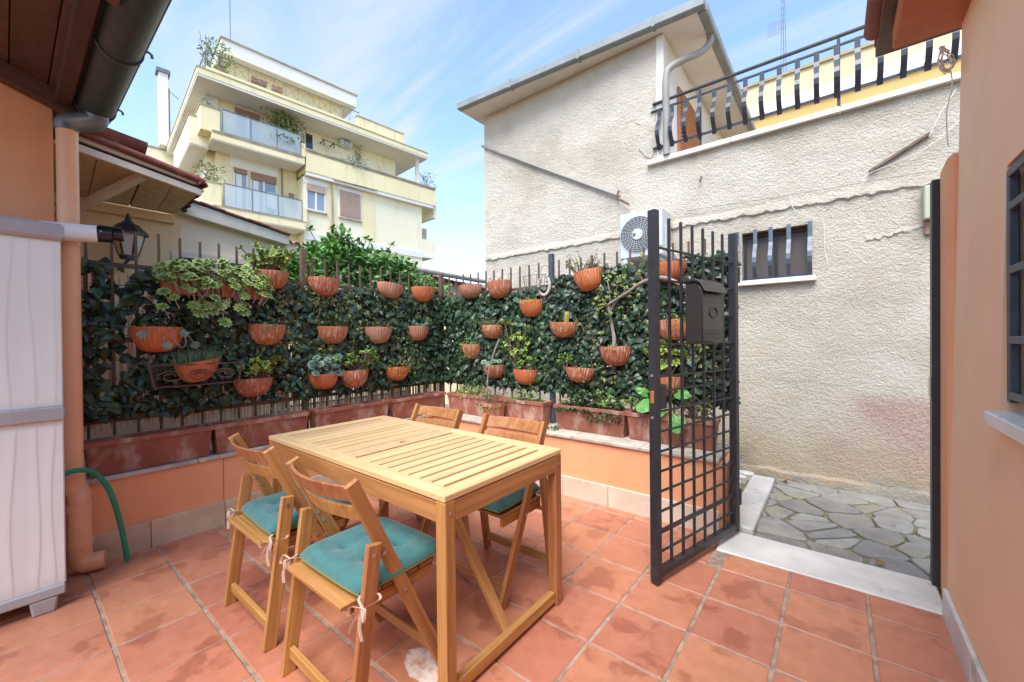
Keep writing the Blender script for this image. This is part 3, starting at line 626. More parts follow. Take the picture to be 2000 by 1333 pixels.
for x in (AX0+.06, AX1-.06):
    b_ = box("bracket", (x-.02, AY+.0, AZ0-.045), (x+.02, YW-.01, AZ0-.004), "ac_white", ac)
box("service_cover", (AX1+.001, AY+.08, AZ0+.06), (AX1+.012, AY+.20, AZ0+.30), "ac_white", ac, bev=.003)
rod("refrigerant_pipe", spline([(AX1+.01, AY+.2, AZ0+.1), (AX1+.06, AY+.22, AZ0+.02), (AX1+.05, YW-.03, AZ0-.1), (AX1+.05, YW-.02, AZ0-.4)], 4), .012, "wire_white", ac, 8)

# ------------------------------------------------------------------ iron gate (open) and mail box
H0 = Vector((-.515, 2.99, 0)); E0 = Vector((-.749, 2.105, 0)); gd = (E0-H0).normalized(); gn = Vector((-gd.y, gd.x, 0)); gL = (E0-H0).length
if gn.x < 0: gn = -gn
gate = thing("iron_gate", H0, "open black iron grid gate standing on the terracotta tiles", "gate")
GP = lambda s, z, n=0.0: H0+gd*s+gn*n+Vector((0, 0, z))
bar("stile", GP(gL-.022, .012), GP(gL-.022, 1.965), .044, .044, "iron_black", gate, side=gd)
bar("stile", GP(.022, .045), GP(.022, 1.965), .044, .044, "iron_black", gate, side=gd)
bar("bottom_rail", GP(.046, .065), GP(gL-.046, .055), .04, .04, "iron_black", gate, side=(0, 0, 1))
for i in range(6):
    s = .046+(gL-.092)*(i+1)/7; bar("upright_bar", GP(s, .08), GP(s, 1.945), .0135, .0135, "iron_black", gate, side=gd, bev=.001)
zs = [.16+.1065*i for i in range(9)]+[1.09, 1.262, 1.434, 1.606, 1.775]
for i, z in enumerate(zs):
    th = .024 if i == 1 else .010
    bar("cross_bar", GP(.046, z), GP(gL-.046, z), .012, th, "iron_black", gate, side=gn, bev=.001)
box("lock_case", (-.028, -.022, -.065), (.028, .022, .065), "iron_black", gate, world=False, bev=.006).matrix_basis = Matrix.Translation(GP(gL-.073, .985)-H0) @ Matrix.Rotation(math.atan2(gd.y, gd.x), 4, 'Z')
bar("latch_plate", GP(gL+.001, .955), GP(gL+.001, 1.02), .022, .004, "brass", gate, side=gn)
for z in (.88, 1.10): 
    rod("screw", [GP(gL-.001, z), GP(gL+.003, z)], .008, "steel", gate, 10)
for z in (.25, 1.7): rod("hinge", [GP(-.012, z-.05, .012), GP(-.012, z+.05, .012)], .014, "iron_black", gate, 10)
hp = thing("hinge_post", (-.535, 3.02, 0), "black steel hinge post fixed to the end of the low wall", "post")
bar("upright", (-.535, 3.045, 0.0), (-.535, 3.045, 1.985), .05, .05, "iron_black", hp, bev=.003)
for z in (.3, .43): box("anchor", (-.562, 3.06, z-.03), (-.545, 3.09, z+.03), "iron_black", hp)
mb = thing("mail_box", GP(.50, 1.24, .02), "dark steel mail box with curved lid hanging on the open gate", "mailbox")
MZ0, MZ1, MW, MD = 1.265, 1.60, .117, .10; ms = .508
def MP(a, n, z): return GP(ms+a, z, .016+n)
g = G(); prof = []
for (n, z) in ((0, MZ0), (MD, MZ0+.005), (MD, MZ1-.05), (MD-.02, MZ1-.012), (MD-.045, MZ1), (0, MZ1)): prof.append((n, z))
V = [MP(-MW, n, z) for n, z in prof]+[MP(MW, n, z) for n, z in prof]; k = len(prof)
g.add(V, [tuple(range(k)), tuple(range(2*k-1, k-1, -1))]+[(i, (i+1) % k, (i+1) % k+k, i+k) for i in range(k)])
obj("case", g, "mailbox_steel", mb, bev=.006, smooth=True)
g = G(); prof = [(-.002, MZ1+.003), (MD-.04, MZ1+.003), (MD-.012, MZ1-.012), (MD+.012, MZ1-.05), (MD+.022, MZ1-.056), (MD+.012, MZ1-.035), (MD-.008, MZ1+.004), (MD-.04, MZ1+.02), (-.002, MZ1+.02)]
k = len(prof); V = [MP(-MW-.006, n, z) for n, z in prof]+[MP(MW+.006, n, z) for n, z in prof]
g.add(V, [tuple(range(k)), tuple(range(2*k-1, k-1, -1))]+[(i, (i+1) % k, (i+1) % k+k, i+k) for i in range(k)])
obj("lid", g, "mailbox_steel", mb, bev=.003)
g = G(); cc = [MP(.075*math.cos(a)*.55, MD+.001, MZ0+.17+.028*math.sin(a)) for a in np.linspace(0, 2*math.pi, 25)[:-1]]
obj("oval_emblem", G().tube(cc+[cc[0]], .004, 6), "mailbox_steel", mb, smooth=True)
for z in (MZ0+.075, MZ0+.03): bar("embossed_line", MP(-MW+.01, MD+.001, z), MP(MW-.01, MD+.001, z), .005, .004, "mailbox_steel", mb, bev=.001)
for i in range(4): bar("view_slot", MP(-.075+.04*i, MD+.001, MZ0+.053), MP(-.05+.04*i, MD+.001, MZ0+.053), .012, .003, "camera_black", mb, bev=.001)

# ------------------------------------------------------------------ iron fences
FX, FY = -3.60, 3.24
def fence(label, p0, p1, n, posts, zt=2.03, group=None):
    t = thing("iron_fence", p0, label, "fence"); p0 = Vector(p0); p1 = Vector(p1); d = (p1-p0).normalized(); L = (p1-p0).length; sd = d.cross(Vector((0, 0, 1)))
    for i in range(n):
        s = .115*(i+.5); q = p0+d*s
        if s > L-.03 or any(abs(s-ps) < .05 for ps in posts): continue
        bar("fence_bar", q+Vector((0, 0, .497)), q+Vector((0, 0, zt+random.uniform(-.008, .008))), .014, .014, "iron_rust", t, side=d, bev=.001)
    for z in (.81, 1.32, 1.80): bar("fence_rail", p0+Vector((0, 0, z)), p1+Vector((0, 0, z)), .03, .008, "iron_rust", t, side=(0, 0, 1), bev=.001)
    for ps, h, m_ in posts_spec[label]:
        q = p0+d*ps; bar("fence_post", q+Vector((0, 0, .497)), q+Vector((0, 0, h)), .045, .045, m_, t, side=d, bev=.003)
    return t
LA = "rusty iron picket fence along the wall with the plastic cabinet"; LB = "iron picket fence between the back corner and the open gate"
posts_spec = {LA: [(1.36, 2.10, "iron_rust"), (2.93, 2.07, "iron_rust")], LB: [(1.47, 2.10, "iron_bluegrey")]}
fa = fence(LA, (FX, .26, 0), (FX, FY-.01, 0), 26, [1.36, 2.93])
fb = fence(LB, (FX+.03, FY, 0), (-.57, FY, 0), 27, [1.47])
# reed matting outside the cabinet-side fence
rs = thing("reed_screen", (FX-.06, 1.6, .6), "tan split-reed mat tied behind the ivy on the cabinet side", "screen")
g = G(); rr = random.Random(3); y = .30
while y < 3.18:
    w = rr.uniform(.004, .0085); z0 = .62+.10*math.exp(-((y-.5)/.5)**2)+rr.uniform(-.03, .03)+(.05 if y < 1.5 else -.03); lean = rr.uniform(-.02, .02); z1 = 1.74+rr.uniform(-.02, .03)
    x = FX-.03+rr.uniform(-.008, .004)
    g.hexa([(x, y, z0), (x+w, y, z0), (x+w, y+w, z0), (x, y+w, z0)], [(x, y+lean, z1), (x+w, y+lean, z1), (x+w, y+w+lean, z1), (x, y+w+lean, z1)])
    y += w+rr.choice((.002, .003, .006, .011))
obj("reeds", g, "reed", rs, kind="stuff", recalc=False)
for z in (.86, 1.2, 1.55): rod("binding_wire", [(FX-.02, .30, z), (FX-.02, 3.18, z)], .0015, "wire_dark", rs, 4)

# ------------------------------------------------------------------ artificial ivy screens
def leaf_geom(L=.06, W=.056):
    V = [(0, 0, 0), (0, L*.45, .006), (0, L, -.006), (W*.28, -L*.10, -.003), (W*.52, L*.16, -.008), (W*.36, L*.45, -.004), (W*.22, L*.72, -.007),
         (-W*.28, -L*.10, -.003), (-W*.52, L*.16, -.008), (-W*.36, L*.45, -.004), (-W*.22, L*.72, -.007)]
    F = [(0, 3, 4), (0, 4, 5, 1), (1, 5, 6), (1, 6, 2), (0, 8, 7), (0, 1, 9, 8), (1, 10, 9), (1, 2, 10)]
    return np.array(V), F
LV, LF = leaf_geom()
_lm = [mesh_of("ivy_leaf", G().add((LV*s).tolist(), LF), "ivy_leaf", recalc=False, smooth=True) for s in (.9, 1.05, 1.2)]
def leaf_frame(rr, out, along, tilt=.55):
    """a drooping leaf: tip down, face towards out"""
    a = rr.uniform(-1.5, 1.5); dn = Vector((0, 0, -1))*math.cos(a)+Vector(along)*math.sin(a)
    n = Vector(out)+Vector(along)*rr.uniform(-1.6*tilt, 1.6*tilt)+Vector((0, 0, 1))*rr.uniform(-.35, 1.0)
    n.normalize(); y = dn-n*dn.dot(n); y.normalize(); x = y.cross(n); return x, y, n
def ivy(name_label, p0, along, out, L, zlo, zhi, dens, nparts, seed, gaps=0.0, deep=0.0, big=1.0):
    p0 = Vector(p0); along = Vector(along); out = Vector(out); rr = random.Random(seed)
    t = thing("ivy_screen", p0+along*L/2+Vector((0, 0, zlo)), name_label, "ivy screen", "plastic ivy screens tied to the fence")
    n = int(L*(zhi-zlo)*dens); base = []; cand = []
    hx = [(rr.uniform(0, L), rr.uniform(zlo, zhi), rr.uniform(.05, .13)) for _ in range(int(gaps*L*10))]
    for i in range(n):
        s = rr.uniform(0, L); top = zhi+.02*math.sin(s*7+seed)+.012*math.sin(s*17); z = rr.uniform(zlo+.02*math.sin(s*9), top)
        if any(((s-a)/.55)**2+((z-b)/1.3)**2 < (c*.8)**2 for a, b, c in hx): continue
        cand.append((s, z, rr.uniform(.008, .05)))
    V = []; F = []
    front = sorted(cand, key=lambda c: -c[2]); parts = set(front[:nparts])
    for c in cand:
        x, y, nn = leaf_frame(rr, out, along); q = p0+along*c[0]+out*c[2]+Vector((0, 0, c[1])); sc = rr.uniform(.55, 1.3)*big
        if c in parts:
            o = bpy.data.objects.new("leaf", rr.choice(_lm)); o.matrix_basis = Matrix(((x.x, y.x, nn.x, q.x), (x.y, y.y, nn.y, q.y), (x.z, y.z, nn.z, q.z), (0, 0, 0, 1))); _k = big*rr.uniform(.65, 1.25); o.scale = (_k, _k, _k); put(o, t)
        else:
            b_ = len(V); A = np.array([x, y, nn]); W_ = (LV*sc) @ A + np.array(q); V += W_.tolist(); F += [tuple(k+b_ for k in f) for f in LF]
    obj("foliage", G().add(V, F), "ivy_leaf", t, kind="stuff", recalc=False, smooth=True)
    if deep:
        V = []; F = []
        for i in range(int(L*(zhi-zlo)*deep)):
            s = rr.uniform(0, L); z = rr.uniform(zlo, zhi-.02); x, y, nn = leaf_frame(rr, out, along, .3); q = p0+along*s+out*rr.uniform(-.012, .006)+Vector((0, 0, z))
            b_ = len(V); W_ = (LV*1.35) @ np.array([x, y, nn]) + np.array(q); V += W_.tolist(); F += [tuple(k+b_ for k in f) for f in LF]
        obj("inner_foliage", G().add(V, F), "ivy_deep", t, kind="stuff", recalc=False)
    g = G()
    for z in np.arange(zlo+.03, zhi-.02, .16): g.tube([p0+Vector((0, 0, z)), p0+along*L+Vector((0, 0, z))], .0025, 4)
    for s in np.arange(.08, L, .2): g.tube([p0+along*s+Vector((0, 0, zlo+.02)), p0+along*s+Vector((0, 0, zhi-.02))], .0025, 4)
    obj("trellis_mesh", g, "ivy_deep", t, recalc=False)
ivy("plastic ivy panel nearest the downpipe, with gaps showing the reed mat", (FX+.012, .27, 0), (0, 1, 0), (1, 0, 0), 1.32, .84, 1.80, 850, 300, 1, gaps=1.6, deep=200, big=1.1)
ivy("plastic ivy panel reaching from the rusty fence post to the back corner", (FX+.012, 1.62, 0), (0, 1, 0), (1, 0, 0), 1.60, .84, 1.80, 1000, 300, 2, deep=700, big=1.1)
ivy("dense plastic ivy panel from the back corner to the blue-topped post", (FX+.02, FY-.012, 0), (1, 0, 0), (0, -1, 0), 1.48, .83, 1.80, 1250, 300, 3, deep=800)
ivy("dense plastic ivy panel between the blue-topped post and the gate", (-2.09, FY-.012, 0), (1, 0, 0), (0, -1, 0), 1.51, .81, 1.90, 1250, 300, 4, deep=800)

def sprigs(label, p0, along, out, spots, seed, m):
    p0 = Vector(p0); along = Vector(along); out = Vector(out); rr = random.Random(seed)
    t = thing("creeper", p0+along*spots[0][0]+Vector((0, 0, spots[0][1])), label, "creeper"); V = []; F = []; g = G()
    for s, z, r_, n in spots:
        c = p0+along*s+Vector((0, 0, z)); prev = c
        for i in range(n):
            q = c+along*rr.gauss(0, r_)+Vector((0, 0, rr.gauss(0, r_*1.2)))+out*rr.uniform(.035, .065); x, y, nn = leaf_frame(rr, out, along, .7); b_ = len(V)
            W_ = (LV*rr.uniform(.35, .75)) @ np.array([x, y, nn]) + np.array(q); V += W_.tolist(); F += [tuple(k+b_ for k in f) for f in LF]
            if i % 5 == 0: g.tube([prev, q], .0018, 4); prev = q
    obj("foliage", G().add(V, F), m, t, recalc=False, kind="stuff"); obj("stem", g, "stem_brown", t, recalc=False, kind="stuff")
# ------------------------------------------------------------------ plants
def blade(V, F, p, d, n, L, W, fold=.15, tipw=.3):
    """one leaf: base p, direction d, face normal n"""
    d = d.normalized(); n = (n-d*n.dot(d))
    n = n.normalized() if n.length > 1e-4 else d.orthogonal().normalized()
    s = d.cross(n); b = len(V)
    for q in (p, p+d*L*.45+s*W*.5-n*W*fold*.5, p+d*L*.80+s*W*.38-n*W*fold*.4, p+d*L-n*L*.10, p+d*L*.80-s*W*.38-n*W*fold*.4, p+d*L*.45-s*W*.5-n*W*fold*.5, p+d*L*.55+n*W*fold*.4):
        V.append(tuple(q))
    F += [(b, b+1, b+6), (b+1, b+2, b+6), (b+2, b+3, b+6), (b+3, b+4, b+6), (b+4, b+5, b+6), (b+5, b, b+6)]
def heart(V, F, p, d, n, L, W):
    d = d.normalized(); n = (n-d*n.dot(d)).normalized(); s = d.cross(n); b = len(V); V.append(tuple(p+d*L*.12)); N_ = 22
    V.append(tuple(p+d*L*.55+n*.006))
    for k in range(N_):
        a = 2*math.pi*k/N_; w = math.sin(a)*.5*(1+.12*math.cos(a)); t = .5-.5*math.cos(a)*(1 if math.cos(a) < 0 else (1.0-.55*math.exp(-(math.sin(a)/.35)**2)))
        V.append(tuple(p+d*L*t+s*W*w-n*(.05*L*(2*t-1)**2+.18*abs(w)*W)+n*.004*math.sin(6*a)))
    for k in range(N_): F.append((b+1, b+2+k, b+2+(k+1) % N_))
def rnd(rr, s=1.0): return Vector((rr.gauss(0, s), rr.gauss(0, s), rr.gauss(0, s)))
def cluster(V, F, p, ax, rr, n=8, L=.03, W=.018, spread=.9):
    for k in range(n):
        a = 2.4*k+rr.uniform(-.3, .3); o = ax.orthogonal().normalized(); o2 = ax.cross(o); rad = o*math.cos(a)+o2*math.sin(a)
        t = k/max(1, n-1); d = ax*(1-spread*(1-t*.6))+rad*spread*(1.1-.5*t)+rnd(rr, .08)
        blade(V, F, p, d, ax*.9-rad*.3, L*rr.uniform(.75, 1.15), W*rr.uniform(.8, 1.15))
def jade(rr, base, h, spread, nb, L=.032, W=.02, lean=(0, 0), nleaf=8, r0=.009):
    st = G(); V = []; F = []; b0 = Vector(base)
    for i in range(nb):
        a = 2*math.pi*i/nb+rr.uniform(-.5, .5); ht = h*rr.uniform(.55, 1.0); out = spread*rr.uniform(.4, 1.0)
        tip = b0+Vector((math.cos(a)*out+lean[0], math.sin(a)*out*.6+lean[1], ht)); mid = (b0+tip)/2+Vector((math.cos(a)*out*.15, 0, -ht*.06))+rnd(rr, h*.03)
        pts = arc(b0+rnd(rr, .006), mid, tip, 5); st.tube(pts, [r0*(1-.12*k) for k in range(6)], 5)
        ax = (pts[-1]-pts[-2]).normalized(); cluster(V, F, pts[-1], ax, rr, nleaf, L, W)
        for k in (2, 3, 4):
            if rr.random() < .75:
                d = (rnd(rr, .6)+Vector((math.cos(a)*.5, math.sin(a)*.5, .7))).normalized(); q = pts[k]+d*h*.16; st.tube([pts[k], q], [r0*.5, r0*.35], 4); cluster(V, F, q, d, rr, nleaf-1, L*.92, W*.92)
    return st, (V, F)
def rosette(V, F, p, ax, rr, R_, rings=3):
    ax = ax.normalized(); o = ax.orthogonal().normalized(); o2 = ax.cross(o)
    for j in range(rings):
        n = 7 if j else 9; el = .12+.38*j; L = R_*(1-.25*j)
        for k in range(n):
            a = 2*math.pi*(k+.5*j)/n+rr.uniform(-.1, .1); rad = o*math.cos(a)+o2*math.sin(a)
            blade(V, F, p+ax*.004*j, rad*math.cos(el)+ax*math.sin(el), ax*math.cos(el)-rad*math.sin(el), L, L*.52, .25)
def tuft(rr, base, w, d, h, n, W=.004):
    V = []; F = []
    for i in range(n):
        a = rr.uniform(0, 6.28); r_ = math.sqrt(rr.random()); p = Vector(base)+Vector((r_*w*math.cos(a), r_*d*math.sin(a), 0)); L = h*rr.uniform(.6, 1.05)
        dr = Vector((rr.gauss(0, .18)+math.cos(a)*.25*r_, rr.gauss(0, .18)+math.sin(a)*.25*r_, 1)).normalized(); s = dr.orthogonal().normalized()*W*.5; b = len(V); dr2 = dr+rnd(rr, .12)
        V += [tuple(p-s), tuple(p+s), tuple(p+dr*L*.6+s*.8), tuple(p+dr*L*.6-s*.8), tuple(p+dr*L*.6+dr2*L*.4)]; F += [(b, b+1, b+2, b+3), (b+3, b+2, b+4)]
    return V, F
def sprawl(rr, c, w, d, h, n, L, W, hang=0.0, out=(0, -1, 0)):
    """a loose mound of small leaves; hang lets some trail down the front"""
    V = []; F = []; o = Vector(out)
    for i in range(n):
        a = rr.uniform(0, 6.28); r_ = math.sqrt(rr.random()); p = Vector(c)+Vector((r_*w*math.cos(a), r_*d*math.sin(a), h*(1-r_*r_)*rr.uniform(.1, 1)))
        if hang and rr.random() < .4: p = Vector(c)+o*(d*rr.uniform(.85, 1.3))+Vector((rr.uniform(-w, w), 0, -hang*rr.random()))
        dr = (rnd(rr, .7)+Vector((math.cos(a)*.4, math.sin(a)*.4, .55))).normalized(); blade(V, F, p, dr, Vector((0, 0, 1))+rnd(rr, .4), L*rr.uniform(.6, 1.2), W*rr.uniform(.7, 1.2))
    return V, F
def twigs(rr, c, w, h, n, r_=.0022, hang=0.0):
    g = G(); tips = []
    for i in range(n):
        p = Vector(c)+Vector((rr.uniform(-w, w)*.7, rr.uniform(-.02, .02), 0)); q = p+Vector((rr.uniform(-w, w), rr.uniform(-.05, .02), h*rr.uniform(.4, 1)))
        pts = arc(p, (p+q)/2+rnd(rr, h*.12), q, 5); g.tube(pts, [r_*1.2, r_*1.1, r_, r_, r_*.8, r_*.6], 4); tips += pts[2:]
    return g, tips

sprigs("yellow-green living creeper growing through the ivy right of the rusty fence post", (FX+.012, 1.62, 0), (0, 1, 0), (1, 0, 0), [(.15, 1.70, .07, 60), (.35, 1.62, .09, 70), (.5, 1.50, .08, 50), (.9, 1.62, .1, 50), (.75, 1.25, .12, 60), (1.1, 1.15, .1, 50), (1.25, 1.62, .07, 30), (.2, 1.2, .08, 40)], 5, "leaf_olive")
sprigs("small-leaved olive creeper in the ivy between the jade pots and the rusty post", (FX+.012, .27, 0), (0, 1, 0), (1, 0, 0), [(1.15, 1.62, .07, 45), (1.2, 1.30, .09, 50), (1.05, 1.15, .08, 30)], 6, "leaf_olive")
sprigs("brownish old leaves caught in the ivy panel by the gate", (-2.09, FY-.012, 0), (1, 0, 0), (0, -1, 0), [(.9, 1.75, .12, 40), (1.2, 1.2, .14, 45), (.4, 1.3, .12, 30), (.6, .95, .1, 25)], 7, "leaf_olive")
# half-round wall pots: back plane y=0, bowl towards -y
def pot_mesh(W, h, depth, m, chip=False, flute=.020):
    prof = []; n = 90
    rings = [(0.02, -h), (.30, -h), (.55, -h*.93), (.78, -h*.70), (.92, -h*.40), (.985, -h*.12), (.995, -h*.06), (1.0, 0), (.93, 0), (.90, -h*.12), (.6, -h*.2), (.02, -h*.2)]
    g = G(); V = []; F = []; m_ = n+1
    for j, (r_, z) in enumerate(rings):
        for k in range(m_):
            a = math.pi+math.pi*k/n; fl = 1+(flute*math.cos(30*a) if 1 < j < 6 else 0)
            V.append((r_*W/2*math.cos(a)*fl, r_*depth*math.sin(a)*fl, z))
    for i in range(len(rings)-1):
        for k in range(n): F.append((i*m_+k, i*m_+k+1, (i+1)*m_+k+1, (i+1)*m_+k))
    g.add(V, F, 0); b = len(g.v)
    back = [(r_*W/2*s, .0, z) for s in (-1, 1) for r_, z in (rings[:8] if s < 0 else rings[7::-1])]
    g.add(back, [tuple(range(len(back)))], 0)
    return mesh_of("pot", g, m, smooth=True)
_pm = {(m, v): pot_mesh(.27+.012*v, .15, .125+.008*v, m) for m in ("pot_clay", "pot_bright", "pot_bleached") for v in (0, 1)}
soil_me = mesh_of("soil", G().add([(.118*math.cos(a), .108*math.sin(a), -.018+.006*math.sin(5*a)) for a in np.linspace(math.pi, 2*math.pi, 16)]+[(0, -.05, -.008)], [(i, i+1, 16) for i in range(15)]+[(15, 0, 16)]), "soil", recalc=False)
GA, GB = "terracotta half pots hung on the cabinet-side fence", "terracotta half pots hung on the gate-side fence"
def hang_pot(side, c, z, label, m="pot_clay", sx=1.0, v=0, tilt=0.0, plants=None, seed=1):
    loc = (FX+.045, c, z) if side == 'A' else (c, FY-.045, z)
    t = thing("hanging_pot", loc, label, "potted plant" if plants else "flower pot", GA if side == 'A' else GB, rotz=(R(90) if side == 'A' else 0))
    o = obj("pot", _pm[(m, v)], None, t, world=False); o.scale = (sx, 1, 1+.10*math.sin(seed*2.7)); o.rotation_euler = (.03*math.sin(seed*1.7), tilt+.035*math.sin(seed*3.1), 0)
    obj("soil", soil_me, None, t, world=False).scale = (sx, 1, 1)
    for s_ in (-1, 1): rod("wire_hanger", [(s_*.122*sx, -.035, -.012), (s_*.126*sx, -.030, .012), (s_*.112*sx, -.022, .055), (s_*.095*sx, .030, .085), (s_*.095*sx, .046, .075)], .0028, "iron_rust", t, 5, world=False)
    rr = random.Random(seed)
    for kind in (plants or []):
        k, a = kind[0], kind[1:]
        if k == 'jade':
            h, sp, nb, mt = a[:4]; x0 = a[4] if len(a) > 4 else 0.0
            st, lf = jade(rr, (x0, -.06, -.02), h, sp, nb, a[5] if len(a) > 5 else .034, a[6] if len(a) > 6 else .021)
            obj("stem", st, "stem_brown", t, world=False, recalc=False); obj("foliage", G().add(*lf), mt, t, world=False, recalc=False, kind="stuff")
        elif k == 'sprawl':
            w, h, n, L, W_, mt, hang = a; obj("foliage", G().add(*sprawl(rr, (0, -.06, -.012), w, .07, h, n, L, W_, hang)), mt, t, world=False, recalc=False, kind="stuff")
        elif k == 'tuft':
            w, h, n, mt, W_ = a; obj("foliage", G().add(*tuft(rr, (0, -.06, -.02), w, .06, h, n, W_)), mt, t, world=False, recalc=False, kind="stuff")
        elif k == 'ros':
            V = []; F = []
            for i in range(a[0]):
                p = Vector((rr.uniform(-a[1], a[1]), rr.uniform(-.12, -.01), rr.uniform(-.01, a[2]))); rosette(V, F, p, Vector((rr.gauss(0, .4), -.5+rr.gauss(0, .3), .9)), rr, a[3]*rr.uniform(.7, 1.15))
            obj("foliage", G().add(V, F), a[4], t, world=False, recalc=False, kind="stuff")
        elif k == 'twigs':
            w, h, n, mt, lm = a; g, tips = twigs(rr, (0, -.06, -.01), w, h, n); obj("stem", g, mt, t, world=False, recalc=False)
            V = []; F = []
            for q in tips:
                if rr.random() < .8:
                    for _ in range(3): blade(V, F, q, rnd(rr), rnd(rr), .014, .009)
            obj("foliage", G().add(V, F), lm, t, world=False, recalc=False, kind="stuff")
        elif k == 'trail':
            g = G(); V = []; F = []
            for pts in a[0]:
                s = spline(pts, 5); g.tube(s, .0035, 5)
                rosette(V, F, s[-1], Vector((rr.gauss(0, .3), -1, .2)), rr, .03, 2)
            obj("trailing_stem", g, "stem_grey", t, world=False, recalc=False, smooth=True); obj("foliage", G().add(V, F), "leaf_glaucous", t, world=False, recalc=False, kind="stuff")
    return t
hang_pot('A', .641, 1.40, "large bright half pot with bare trailing stems, lowest-left above the iron shelf", "pot_bright", 1.0, 1, plants=[('sprawl', .10, .05, 26, .03, .016, "leaf_olive", 0), ('trail', [[(.02, -.11, -.01), (.05, -.15, -.03), (.06, -.16, -.09), (.10, -.15, -.135), (.125, -.12, -.10), (.12, -.10, -.04)], [(-.02, -.12, -.005), (-.07, -.15, -.025), (-.10, -.145, -.05)], [(.03, -.10, 0), (.0, -.15, -.06), (.02, -.155, -.12)], [(.11, -.06, -.0), (.15, -.09, -.06), (.19, -.06, -.12)]])], seed=3)
hang_pot('A', 1.342, 1.86, "top-row half pot with bushy yellow-green jade beside the long succulent trough", plants=[('jade', .20, .14, 13, "leaf_yellowgreen", 0, .042, .028), ('jade', .17, .22, 9, "leaf_yellowgreen", 0, .042, .028)], seed=4)
hang_pot('A', 1.31, 1.435, "middle-row half pot with a low green creeper beside the gap in the ivy", "pot_clay", 1.02, plants=[('sprawl', .10, .05, 60, .022, .012, "leaf_mid", .06)], seed=5)
hang_pot('A', 1.207, 1.016, "bottom-row half pot with dark-stemmed jade right of the iron shelf", plants=[('jade', .17, .15, 11, "leaf_yellowgreen", .04, .04, .026)], seed=6)
hang_pot('A', 1.776, 1.85, "bare top-row half pot just past the rusty fence post", "pot_clay", 1.06, seed=7)
hang_pot('A', 1.846, 1.43, "middle-row half pot with upright pale green sprigs past the rusty post", "pot_clay", 1.06, plants=[('tuft', .10, .15, 60, "leaf_olive", .008)], seed=8)
hang_pot('A', 1.76, 1.012, "bottom-row half pot with blue-grey succulent mound", "pot_bright", .96, plants=[('ros', 46, .13, .15, .040, "leaf_glaucous")], seed=9)
hang_pot('A', 2.048, 1.023, "bottom-row half pot with wide spreading jade next to the blue-grey mound", "pot_clay", 1.04, plants=[('jade', .20, .24, 14, "leaf_mid", 0, .042, .026), ('jade', .28, .12, 4, "leaf_yellowgreen", .04)], seed=10)
hang_pot('A', 2.462, 1.865, "bleached and stained top-row half pot hung crooked", "pot_bleached", 1.08, tilt=.10, plants=[('tuft', .09, .04, 12, "leaf_dry", .004)], seed=11)
hang_pot('A', 2.314, 1.433, "middle-row half pot with thin drooping grass", "pot_bleached", 1.06, plants=[('tuft', .09, .09, 40, "leaf_mid", .006), ('twigs', .14, .06, 6, "stem_brown", "leaf_pinkdry")], seed=12)
hang_pot('A', 2.529, 1.027, "bottom-row half pot overgrown with green and reddish sprigs", "pot_bright", 1.0, plants=[('sprawl', .14, .12, 130, .022, .012, "leaf_mid", .08), ('twigs', .14, .12, 8, "stem_brown", "leaf_pinkdry")], seed=13)
hang_pot('A', 2.874, 1.87, "top-row half pot with light leafy sprigs near the back corner", "pot_bright", 1.08, plants=[('jade', .10, .13, 7, "leaf_mid", 0, .026, .015)], seed=14)
hang_pot('A', 2.792, 1.447, "middle-row half pot with tiny silvery succulents near the back corner", "pot_bleached", 1.04, plants=[('ros', 8, .10, .03, .03, "leaf_glaucous")], seed=15)
k5 = 1.053; zb = lambda z: 1.3+(z-1.3)*k5
hang_pot('B', -2.954*k5, zb(1.86), "plain pale half pot in the top row by the back corner", "pot_bleached", 1.14, seed=16)
hang_pot('B', -2.564*k5, zb(1.854), "top-row half pot with a few dead stalks, second from the back corner", "pot_clay", 1.1, tilt=-.10, plants=[('twigs', .10, .06, 5, "stem_brown", "leaf_dry")], seed=17)
hang_pot('B', -2.655*k5, zb(1.433), "half pot hidden by fine bushy twigs left of the jade tree", "pot_clay", .92, plants=[('twigs', .18, .10, 16, "stem_brown", "leaf_olive"), ('sprawl', .14, .07, 90, .016, .008, "leaf_olive", .06)], seed=18)
hang_pot('B', -2.94*k5, zb(1.253), "small half pot smothered in green creeper in the dark corner", "pot_clay", .95, plants=[('sprawl', .16, .09, 170, .022, .011, "leaf_mid", .15)], seed=19)
hang_pot('B', -2.641*k5, zb(1.048), "bottom-row half pot with blue-grey sprigs and a long leaning cane", "pot_clay", .98, plants=[('ros', 9, .12, .05, .032, "leaf_glaucous"), ('sprawl', .15, .10, 40, .02, .01, "leaf_glaucous", 0)], seed=20)
bigj = hang_pot('B', -2.252*k5, zb(1.018), "bottom-row half pot with a tall branching jade tree", "pot_bright", 1.02, plants=[('jade', .50, .20, 12, "leaf_yellowgreen", -.08, .04, .024), ('jade', .34, .16, 6, "leaf_mid", -.06, .04, .024), ('jade', .16, .17, 9, "leaf_mid", 0, .04, .026)], seed=21)
hang_pot('B', -2.179*k5, zb(1.646), "half pot with bright green sedum below the horseshoe", "pot_bright", .98, plants=[('sprawl', .10, .07, 90, .016, .009, "leaf_aeonium", .02)], seed=22)
cact = hang_pot('B', -1.834*k5, zb(1.44), "half pot with a single stubby yellow cactus", "pot_clay", 1.08, seed=23)
cact['category'] = "potted plant"
g = G().lathe([(.001, .09), (.012, .087), (.018, .075), (.019, .05), (.017, .0), (.015, -.02)], 14, flute=.12, nf=7, c=(.055, -.06, 0)); obj("cactus", g, "cactus", cact, world=False, smooth=True)
V, F = sprawl(random.Random(2), (-.09, -.06, -.01), .035, .03, .03, 16, .022, .01); obj("foliage", G().add(V, F), "leaf_glaucous", cact, world=False, recalc=False, kind="stuff")
